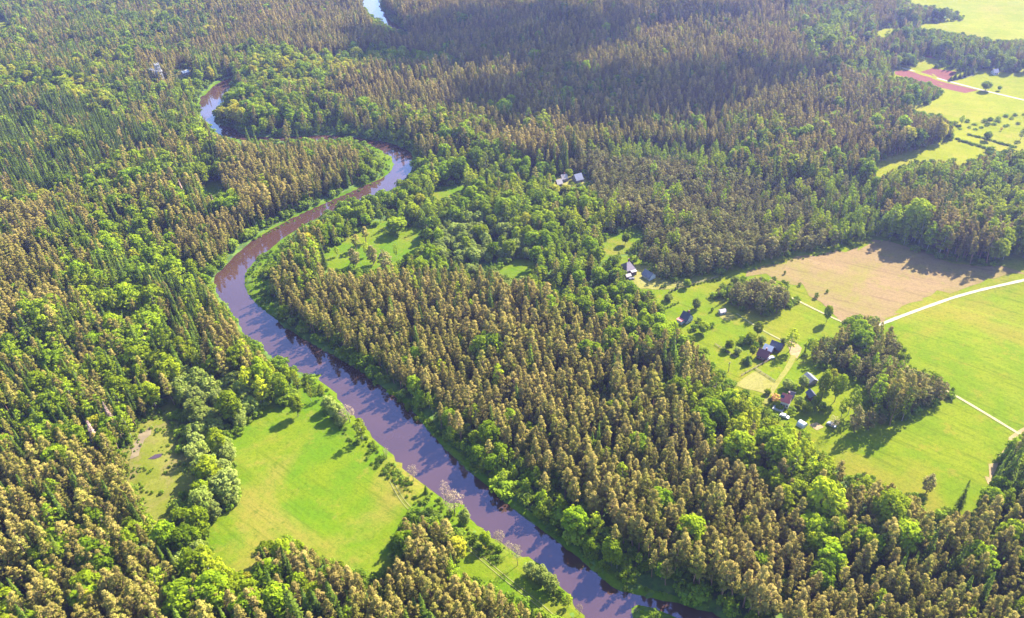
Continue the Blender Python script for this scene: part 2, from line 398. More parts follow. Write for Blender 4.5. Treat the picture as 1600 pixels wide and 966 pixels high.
drape('yard', [(985,412),(1010,416),(1023,416),(1024,432),(1050,441),(1090,434),(1125,428),(1128,431),(1085,444),(1045,452),(1000,452),(975,440),(975,420)], M['yard'], 4., .6)
drape('yard', [(1228,533),(1240,530),(1252,545),(1246,560),(1236,556)], M['soil'], 3., .4)
drape('yard', [(1118,492),(1140,489),(1150,497),(1142,502),(1130,500)], M['yard'], 3., .4)
drape('path', [(1600,668),(1586,684),(1560,728),(1538,776),(1552,720),(1575,684)], M['soil'], 4., 1.)
drape('mud_flat', [(222,672),(236,664),(232,680),(222,696),(216,712),(204,716),(202,700)], M['mud'], 3., .6)
drape('pond', [(232,717),(243,711),(255,709),(252,714),(240,719)], M['water'], 3., .2)
drape('pond', [(246,818),(254,824),(256,838),(249,832)], M['water'], 3., .2)
drape('pond', [(772,306),(776,312),(776,324),(771,318)], M['water'], 3., .2)
drape('pond', [(822,401),(832,398),(837,404),(830,409)], M['water'], 3., .2)
ribbon('gravel_road', [(1372,509),(1400,498),(1440,483),(1490,465),(1530,454),(1570,445),(1620,434),(1760,405)], 1.9, M['gravel'])
ribbon('gravel_road', [(1408,106),(1430,112),(1458,121),(1481,127.5),(1510,135),(1540,143),(1600,157),(1700,180)], 2.1, M['gravel'])
ribbon('path', [(1235,465),(1254,474),(1275,485),(1298,496),(1322,507),(1345,515)], 1.1, M['sandtrack'])
ribbon('path', [(1478,611),(1490,617),(1525,638),(1560,659),(1590,678),(1640,706)], 1.3, M['sandtrack'])
ribbon('path', [(1150,490),(1175,507),(1200,522),(1218,531),(1237,540)], 1.0, M['grasstrack'])
ribbon('path', [(1240,556),(1234,574),(1220,590),(1206,610),(1196,632)], 2.4, M['yard'], .32)
ribbon('path', [(1520,117),(1508,121),(1490,126)], 3., M['gravel'])
for off in (-.75, .75):
    pts = [(470,632),(520,668),(560,702),(600,738),(612,752),(620,771),(630,788),(650,806),(690,826),(730,853),(762,881),(797,911),(850,950),(900,1000)]
    P = at([p[0] for p in pts], [p[1] for p in pts]); T = np.gradient(P, axis=0); T /= np.linalg.norm(T, axis=1)[:, None]
    Q = P + np.stack([-T[:, 1], T[:, 0], T[:, 2] * 0], 1) * off
    a, b, _ = proj(Q)
    ribbon('path', list(zip(a[4:], b[4:])), .26, M['grasstrack'])

# ------------------------------------------------------------------ tree shapes
def basis(n, g):
    n = n / (np.linalg.norm(n, axis=1)[:, None] + 1e-9)
    a = g.normal(size=n.shape); t = np.cross(n, a); t /= np.linalg.norm(t, axis=1)[:, None] + 1e-9
    return t, np.cross(n, t)
def leaves(C, n, s, tint, g, aspect=.75):
    """kite-shaped leaf clumps"""
    t, b = basis(n, g); s = s[:, None]
    k = g.uniform(.6, 1.2, (len(C), 1))
    V = np.stack([C - t * s, C + b * s * aspect * k - t * s * .1, C + t * s, C - b * s * aspect - t * s * .1], 1)
    V[:, 1] += n * s * g.uniform(-.25, .25, (len(C), 1))
    return V.reshape(-1, 3), np.repeat(tint, 4)
def crown_mesh(name, C, n, s, tint, g, m, aspect=.75):
    V, T = leaves(np.array(C), np.array(n), np.array(s), np.array(tint), g, aspect)
    me = mesh_np(name, V, np.arange(len(V)).reshape(-1, 4), m)
    at_ = me.attributes.new('tint', 'FLOAT', 'POINT'); at_.data.foreach_set('value', np.clip(T, 0, 1).astype(np.float32))
    return me
def unit(g, k):
    v = g.normal(size=(k, 3)); return v / np.linalg.norm(v, axis=1)[:, None]
def clumps(cs, rads, per, size, g, upbias=.35, nrand=.55, tints=None, squash=.75):
    C, n, s, T = [], [], [], []
    for i, (c, r) in enumerate(zip(cs, rads)):
        k = max(6, int(per * r * r))
        d = unit(g, k); d[:, 2] = np.where(d[:, 2] < -.35, -d[:, 2], d[:, 2])
        rr = r * g.uniform(.72, 1.05, k)[:, None]
        C.append(np.array(c) + d * rr * [1, 1, squash])
        nn = d + g.normal(size=d.shape) * nrand; nn[:, 2] += upbias; n.append(nn)
        s.append(size * g.uniform(.65, 1.35, k))
        tt = (tints[i] if tints is not None else g.uniform()) ; T.append(np.clip(tt + g.normal(0, .18, k), 0, 1))
    return np.concatenate(C), np.concatenate(n), np.concatenate(s), np.concatenate(T)
def trunk_mesh(name, h, r, m, g, limbs=5, l0=.5, lr=1.6, lean=.02):
    """tapered trunk with limbs"""
    V, F = [], []
    def tube(p, q, ra, rb, k=6):
        p, q = np.array(p, float), np.array(q, float); ax = (q - p)[None]
        t, b = basis(ax, np.random.default_rng(1)); t, b = t[0], b[0]
        o = len(V)
        for c, rr in ((p, ra), (q, rb)):
            for i in range(k):
                a = 2 * math.pi * i / k; V.append(c + (t * math.cos(a) + b * math.sin(a)) * rr)
        for i in range(k): F.append((o + i, o + (i + 1) % k, o + k + (i + 1) % k, o + k + i))
    pts = [np.array([0, 0, -.6])]
    for i in range(1, 6): pts.append(np.array([*(g.normal(0, lean * h * .5, 2)), h * i / 5.]))
    for i in range(5): tube(pts[i], pts[i + 1], r * (1.15 - i / 5.3), r * (1.15 - (i + 1) / 5.3))
    for i in range(limbs):
        z = h * (l0 + (.93 - l0) * (i + g.uniform()) / max(1, limbs)); a = g.uniform(0, 6.28); ln = lr * g.uniform(.6, 1.1)
        j = min(4, int(z / h * 5)); f = z / h * 5 - j; base = pts[j] * (1 - f) + pts[j + 1] * f
        tube(base, base + [math.cos(a) * ln, math.sin(a) * ln, ln * g.uniform(.2, .8)], r * .35, r * .1, 4)
    return mesh_np(name, np.array(V), np.array(F), m)

def pine(i):
    g = np.random.default_rng(100 + i); slim = i % 2; h = g.uniform(16.5, 19.5)
    cs, rs, ts = [], [], []
    k = int(g.integers(24, 31)); top = g.uniform(.92, 1.15); base = g.uniform(.38, .46) - .05 * slim
    for j in range(k):
        f = (j + g.uniform(0, .8)) / k                      # 0 crown base .. 1 top
        z = h * (base + (.97 - base) * f)
        R = (2.35 - .35 * slim) * top * (1 - f ** (2.4 - .6 * slim)) ** .75 * (.6 + .4 * min(1, f * 3)) * g.uniform(.45, 1.08)
        a = j * 2.4 + g.uniform(-.6, .6)
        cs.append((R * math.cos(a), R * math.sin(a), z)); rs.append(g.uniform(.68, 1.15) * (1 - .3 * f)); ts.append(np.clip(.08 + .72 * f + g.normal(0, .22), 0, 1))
    cs.append((0, 0, h * .985)); rs.append(.75); ts.append(.8)
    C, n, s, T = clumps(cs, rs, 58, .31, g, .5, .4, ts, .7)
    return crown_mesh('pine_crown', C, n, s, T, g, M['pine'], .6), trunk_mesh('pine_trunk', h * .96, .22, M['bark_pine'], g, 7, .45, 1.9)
def young_pine(i): return round_tree(i, 'young_pine', 12.5, 2.25, .08, 'young_pine', 'bark_pine', 32, 34, .34, .4, 200, (.85, 1.45), .16)
def spruce(i, mt='spruce'):
    g = np.random.default_rng(300 + i); h = g.uniform(19, 25); R0 = g.uniform(1.9, 2.6)
    C, n, s, T = [], [], [], []
    tiers = 26
    for t in range(tiers):
        f = (t + .5) / tiers; z = h * (.1 + .88 * f); R = R0 * (1 - f) ** .85 + .15
        k = int(5 + 9 * (1 - f)); a0 = g.uniform(0, 6.28)
        for b in range(k):
            a = a0 + 6.283 * b / k + g.normal(0, .15); ln = R * g.uniform(.7, 1.1); tt = g.uniform(0, .5)
            nseg = max(1, int(ln / .55))
            for q in range(nseg):
                rr = ln * (q + .8) / nseg
                C.append((rr * math.cos(a), rr * math.sin(a), z - rr * .38 + .1 * g.normal()))
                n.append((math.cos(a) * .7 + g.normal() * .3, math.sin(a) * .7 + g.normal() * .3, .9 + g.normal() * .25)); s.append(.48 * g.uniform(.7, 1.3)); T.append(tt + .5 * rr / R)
    for q in range(8): C.append((g.normal() * .08, g.normal() * .08, h * (.95 + .007 * q))); n.append(tuple(unit(g, 1)[0])); s.append(.3); T.append(.6)
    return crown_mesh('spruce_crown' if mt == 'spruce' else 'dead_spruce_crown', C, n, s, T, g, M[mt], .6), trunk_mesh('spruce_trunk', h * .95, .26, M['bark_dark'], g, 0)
def round_tree(i, name, h, R, base, mt, bark, k=34, per=17, size=.5, point=0., seed=400, cr=(.9, 1.6), tr=.25):
    g = np.random.default_rng(seed + i); h = h * g.uniform(.9, 1.12); R = R * g.uniform(.9, 1.12)
    cs, rs, ts = [], [], []
    zc, hz = h * (1 + base) / 2, h * (1 - base) / 2
    for j in range(k):
        f = (j + .5) / k; zz = 1 - 2 * f; a = j * 2.39996 + g.uniform(-.35, .35)
        ring = math.sqrt(max(0, 1 - zz * zz))
        if point: ring *= (1 - point * max(0, zz)) 
        sc = g.uniform(.62, .92)
        r = g.uniform(*cr) * (R / 3.6) * (1 - .25 * max(0, zz) * (1 if point else 0))
        cs.append((R * ring * sc * math.cos(a), R * ring * sc * math.sin(a), zc + hz * zz * sc)); rs.append(r); ts.append(g.uniform(.05, .9))
    C, n, s, T = clumps(cs, rs, per, size, g, .4, .4, ts, .85)
    return crown_mesh(name + '_crown', C, n, s, T, g, M[mt], .8), trunk_mesh(name + '_trunk', h * .8, tr, M[bark], g, 6, .4, R * .6)
def birch(i): return round_tree(i, 'birch', 18.5, 2.8, .16, 'birch', 'bark_birch', 32, 30, .38, .55, 400, (.8, 1.45), .17)
def broad(i): return round_tree(i, 'broadleaf', 17, 4.3, .22, 'broad', 'bark_dark', 42, 20, .5, 0., 500)
def golden(i): return round_tree(i, 'golden_oak', 16.5, 4.4, .22, 'golden', 'bark_dark', 42, 20, .5, 0., 600)
def willow(i): return round_tree(i, 'willow', 11.5, 4.0, .08, 'willow', 'bark_dark', 46, 26, .4, 0., 700, (.75, 1.5))
def bare(i):
    g = np.random.default_rng(800 + i)
    c, t = round_tree(i, 'catkin', 11, 3.0, .3, 'bare', 'bark_dark', 34, 34, .15, 0., 800, (.7, 1.3), .16)
    return c, t
def shrub(i): return round_tree(i, 'shrub', 2.8, 1.6, .0, 'shrub', 'bark_dark', 12, 60, .26, 0., 900, (1.1, 2.0), .06)
def orange(i): return round_tree(i, 'blossom', 4., 2., .15, 'orange_leaf', 'bark_dark', 16, 45, .28, 0., 950, (.9, 1.7), .1)
def juniper(i):
    c, t = round_tree(i, 'juniper', 4.2, .62, .0, 'spruce', 'bark_dark', 26, 160, .2, .4, 960, (1.6, 2.6), .06); return c, t

SPEC = {  # kind: object name, builder, variants, category, wording
 'pine': ('pine_tree', pine, 10, 'pine tree'), 'young_pine': ('young_pine_tree', young_pine, 5, 'pine tree'), 'spruce': ('spruce_tree', spruce, 5, 'spruce tree'),
 'birch': ('birch_tree', birch, 7, 'birch tree'), 'broad': ('broadleaf_tree', broad, 8, 'broadleaf tree'), 'golden': ('golden_oak_tree', golden, 3, 'oak tree'),
 'willow': ('willow_tree', willow, 5, 'willow tree'), 'bare': ('catkin_tree', bare, 3, 'alder tree'), 'shrub': ('shrub', shrub, 4, 'shrub'),
 'dead': ('dead_spruce_tree', lambda i: spruce(i + 20, 'dead'), 1, 'dead tree'), 'field_pine': ('field_pine_tree', lambda i: round_tree(i, 'field_pine', 12, 3., .05, 'young_pine', 'bark_pine', 44, 22, .38, .45, 1000), 2, 'pine tree'),
 'orange': ('blossom_shrub', orange, 1, 'shrub'), 'juniper': ('juniper', juniper, 2, 'juniper')}
MESH, HT = {}, {}
for k, (nm, fn, nv, cat) in SPEC.items():
    MESH[k] = [fn(i) for i in range(nv)]
    HT[k] = [float(max(v.co.z for v in c.vertices)) for c, t in MESH[k]]
PROTO = {k: {} for k in SPEC}

def plant(kind, x, y, z, scale, rot, var, label, group=None, sxy=None):
    nm, fn, nv, cat = SPEC[kind]
    e = bpy.data.objects.new(nm, None); COL.objects.link(e)
    e.empty_display_size = .5
    e.location = (x, y, z); e.rotation_euler = (random.gauss(0, .03), random.gauss(0, .03), rot); s = sxy or scale; e.scale = (s, s, scale)
    c, t = MESH[kind][var]
    co = link('crown', c, e); to = link('trunk', t, e)
    tag(e, label, cat, group)
    PROTO[kind].setdefault(var, (co, to))
    return e

# ------------------------------------------------------------------ which trees stand where
kindm = np.zeros((len(gy), len(gx)), np.int8)
MIX = [  # pine, young_pine, spruce, birch, broad, golden, willow
 dict(pine=.30, spruce=.18, birch=.24, broad=.26, golden=.02),          # 0 mixed forest
 dict(pine=.9, spruce=.03, birch=.04, broad=.03),                       # 1 pine wood
 dict(young_pine=.93, birch=.07),                                       # 2 pine plantation
 dict(birch=.4, broad=.545, pine=.04, golden=.015),                       # 3 leafy wood
 dict(golden=.45, broad=.4, birch=.15),                                 # 4 golden-green wood
 dict(spruce=.6, pine=.18, birch=.12, broad=.1),                        # 5 spruce wood
 dict(willow=.95, broad=.05),                                             # 6 willows
 dict(birch=.75, young_pine=.25),                                       # 7 young birch wood
 dict(pine=.6, birch=.2, broad=.18, golden=.02),                        # 8 pine with leafy trees
 dict(birch=.5, broad=.3, pine=.2),                                     # 9 right-hand birch wood
 dict(pine=.74, spruce=.1, birch=.06, broad=.095, golden=.005),          # 10 bottom pine wood
 dict(young_pine=.58, pine=.30, birch=.09, broad=.03),                     # 11 dark grove
]
ZONES = [
 (10, [(-260,640),(150,690),(200,740),(250,850),(330,1000),(330,1200),(-260,1200)]),
 (10, [(300,880),(420,830),(620,800),(740,800),(920,1000),(920,1200),(300,1200)]),
 (1, [(-260,310),(60,320),(95,400),(80,480),(0,500),(-260,500)]),
 (5, [(0,150),(80,150),(200,190),(260,230),(150,260),(60,300),(0,290),(-260,290),(-260,150)]),
 (5, [(120,380),(230,420),(330,470),(310,540),(180,480),(110,430)]),
 (5, [(100,105),(210,110),(190,135),(110,130)]),
 (3, [(140,330),(220,330),(300,380),(430,310),(340,300),(330,430),(300,450),(230,430),(170,390)]),
 (3, [(90,400),(200,440),(300,500),(250,520),(120,460)]),
 (4, [(-260,120),(30,105),(90,115),(170,140),(190,165),(130,160),(60,140),(0,145),(-260,140)]),
 (0, [(-260,-90),(300,-90),(310,100),(100,105),(-260,105)]),
 (1, [(215,85),(300,85),(300,120),(260,150),(215,130)]),
 (3, [(270,110),(370,110),(380,140),(320,175),(280,160)]),
 (1, [(340,215),(590,215),(600,270),(500,330),(380,385),(365,350),(380,310),(345,290)]),
 (3, [(560,225),(605,240),(600,275),(570,285)]),
 (1, [(270,345),(370,335),(372,395),(330,420),(270,390)]),
 (1, [(300,-90),(1400,-90),(1400,100),(1350,200),(900,240),(700,235),(650,150),(330,60)]),
 (3, [(380,75),(480,80),(620,70),(720,90),(720,110),(560,130),(420,150),(340,150),(360,120)]),
 (4, [(395,90),(530,85),(620,82),(600,105),(500,130),(420,135),(390,120)]),
 (1, [(520,110),(700,95),(725,130),(715,165),(600,165),(510,145)]),
 (3, [(340,150),(480,150),(560,190),(650,200),(640,235),(560,215),(400,215),(350,190)]),
 (4, [(330,170),(370,165),(385,185),(360,198),(335,192)]),
 (8, [(600,160),(760,160),(900,200),(900,235),(700,250),(640,225)]),
 (3, [(640,235),(760,230),(880,250),(960,300),(960,370),(1010,440),(1010,480),(930,490),(830,470),(770,440),(640,430),(540,380),(450,400),(520,320),(620,300)]),
 (6, [(690,330),(760,320),(830,370),(830,440),(790,450),(730,420),(680,380)]),
 (0, [(405,395),(480,360),(560,350),(520,390),(500,430),(430,470)]),
 (1, [(440,440),(560,425),(700,420),(800,445),(860,470),(960,485),(1020,480),(1080,520),(1130,590),(1100,620),(1120,680),(1230,770),(1290,850),(1310,940),(1310,1100),(1150,1100),(1120,950),(950,850),(800,720),(640,590),(540,540),(450,490)]),
 (8, [(600,560),(740,635),(860,715),(990,810),(960,835),(800,740),(680,650)]),
 (3, [(560,545),(640,588),(720,640),(830,715),(960,815),(1060,880),(1160,920),(1180,1010),(1080,1010),(900,890),(760,780),(640,660),(575,610)]),
 (3, [(840,440),(960,450),(1020,460),(1030,490),(980,500),(900,490)]),
 (2, [(880,240),(960,228),(1080,235),(1180,260),(1250,290),(1330,300),(1380,340),(1385,380),(1300,395),(1180,425),(1040,445),(985,400),(1010,360),(960,330),(930,290)]),
 (7, [(900,228),(1000,215),(1120,215),(1150,230),(1130,260),(1060,240),(960,240)]),
 (7, [(1180,290),(1250,265),(1360,270),(1385,310),(1385,370),(1330,385),(1300,340),(1240,320)]),
 (7, [(920,320),(1000,335),(1000,360),(940,370)]),
 (1, [(1385,245),(1500,235),(1520,260),(1480,340),(1560,390),(1500,400),(1440,380),(1400,330)]),
 (9, [(1365,280),(1420,250),(1540,245),(1700,230),(1860,230),(1860,410),(1560,410),(1540,370),(1480,300),(1400,290),(1420,330),(1470,370),(1560,415),(1480,410),(1400,385)]),
 (8, [(1180,180),(1300,120),(1480,130),(1490,220),(1370,260),(1250,250),(1180,220)]),
 (9, [(1230,-20),(1380,20),(1420,100),(1440,140),(1300,110),(1240,60)]),
 (9, [(1370,40),(1460,35),(1600,60),(1860,60),(1860,110),(1450,105),(1380,70)]),
 (3, [(1080,600),(1150,600),(1230,660),(1300,710),(1380,760),(1330,800),(1280,830),(1230,770),(1110,690)]),
 (8, [(1230,760),(1330,740),(1440,770),(1600,780),(1860,780),(1860,1100),(1310,1100),(1310,900)]),
 (1, [(1300,880),(1600,820),(1860,820),(1860,1200),(1300,1200)]),
 (3, [(1060,605),(1130,588),(1200,640),(1290,700),(1350,745),(1310,790),(1335,870),(1320,935),(1275,900),(1240,810),(1180,745),(1110,685)]),
 (3, [(1040,450),(1075,520),(1060,560),(1010,520),(930,480)]),
 (2, GROVE_A), (11, GROVE_B),
 (11, [(1300,575),(1390,560),(1460,580),(1470,620),(1390,660),(1360,650),(1370,610)]),
 (6, [(270,575),(330,570),(400,600),(405,645),(370,690),(378,780),(330,820),(330,880),(260,870),(255,800),(300,750),(270,690)]),
 (3, [(360,560),(430,550),(490,590),(470,640),(400,645)]),
 (3, [(300,860),(345,850),(400,900),(400,930),(330,940)]),
]
for zi, p in ZONES: raster(kindm, p, zi)

# candidates on a jittered hexagonal grid
SP = 3.85
cx, cy = [], []
yy = np.arange(95, 1560, SP * .866)
for j, y in enumerate(yy):
    half = 250 + y * .72
    xx = np.arange(-half, half, SP) + (SP / 2 if j % 2 else 0)
    cx.append(xx); cy.append(np.full(xx.shape, y))
cx = np.concatenate(cx); cy = np.concatenate(cy)
cx += rng.normal(0, SP * .24, cx.shape); cy += rng.normal(0, SP * .24, cy.shape)
px, py, dd = proj(np.column_stack([cx, cy, np.zeros_like(cx)]))
k = (px > MX0 + 20) & (px < MX1 - 20) & (py > -62) & (py < 1180)
cx, cy = cx[k], cy[k]
rd = np.full(cx.shape, 500.); nr = inside(np.array([(-560, 60), (420, 60), (420, 420), (150, 1560), (-560, 1560)]), cx, cy)
rd[nr] = river_d(cx[nr], cy[nr])
cz = height(cx, cy, rd)
k = rd > 3.5; cx, cy, cz, rd = cx[k], cy[k], cz[k], rd[k]
# kind from the zone at mid-crown
mx, my, _ = proj(np.column_stack([cx, cy, cz + 12]))
zone = look(kindm, np.clip(mx, 2, 1598), np.clip(my, 2, 964))
KINDS = ['pine', 'young_pine', 'spruce', 'birch', 'broad', 'golden', 'willow']
prob = np.array([[z.get(kk, 0) for kk in KINDS] for z in MIX])
W = prob[zone].copy()
for q in range(len(KINDS)):
    W[:, q] *= np.exp(2.6 * (vnoise(cx, cy, 17., 50 + q) - .5) + 2.2 * (vnoise(cx, cy, 45., 70 + q) - .5))
W /= W.sum(1)[:, None]
kind = (rng.uniform(size=len(cx))[:, None] > np.cumsum(W, 1)).sum(1).clip(0, 6)
keepp = np.array([.92, .97, .85, .62, .42, .42, .42])[kind]
RADC = np.array([2.4, 2.1, 2.1, 2.9, 4.2, 4.2, 4.])[kind]
k = (rng.uniform(size=len(cx)) < keepp) & (vnoise(cx, cy, 13., 31) * .7 + vnoise(cx, cy, 40., 32) * .3 > .17)
cx, cy, cz, kind, RADC, rd, zone = (a[k] for a in (cx, cy, cz, kind, RADC, rd, zone))
scale = np.clip(rng.normal(1., .15, len(cx)), .55, 1.4)
scale *= .78 + .42 * vnoise(cx, cy, 32., 99)
dk_small = np.isin(kind, [3, 4, 6]) & (rd < 16); scale[dk_small] *= rng.uniform(.45, .85, dk_small.sum())
scale *= .93
qx, qy, _ = proj(np.column_stack([cx, cy, cz + 10])); scale[np.isin(zone, [3, 6]) & (qy < 480) & (qx > 480)] *= .78
scale[zone == 7] *= .75
qx, qy, _ = proj(np.column_stack([cx, cy, cz + 10])); scale[(qx > 1365) & (qy < 105)] *= .72
var = np.array([rng.integers(0, SPEC[KINDS[q]][2]) for q in kind])
hts = np.array([HT[KINDS[q]][v] for q, v in zip(kind, var)]) * scale
def fits():
    ok = np.ones(len(cx), bool)
    for f in (0, .35, .6, .8, .97):
        for sx in (-.75, 0, .75):
            wdt = RADC * scale * sx * (0 if f == 0 else 1) * (.5 if f > .9 else 1)
            a, b, _ = proj(np.column_stack([cx + wdt * rt[0], cy + wdt * rt[1], cz + hts * f]))
            ok &= ~look(openm, a, b)
    return ok
ok = fits()
for again in (.72, .62):                       # smaller trees along the edges of the woods
    bad = ~ok; scale[bad] *= again; hts[bad] *= again
    ok = fits()
ok &= scale > .3
cx, cy, cz, kind, scale, var, hts, rd, zone = (a[ok] for a in (cx, cy, cz, kind, scale, var, hts, rd, zone))
rot = rng.uniform(0, 6.283, len(cx))
tpx, tpy, tdd = proj(np.column_stack([cx, cy, cz + hts * .8]))
inframe = (tpx > 4) & (tpx < 1596) & (tpy > 4) & (tpy < 962)

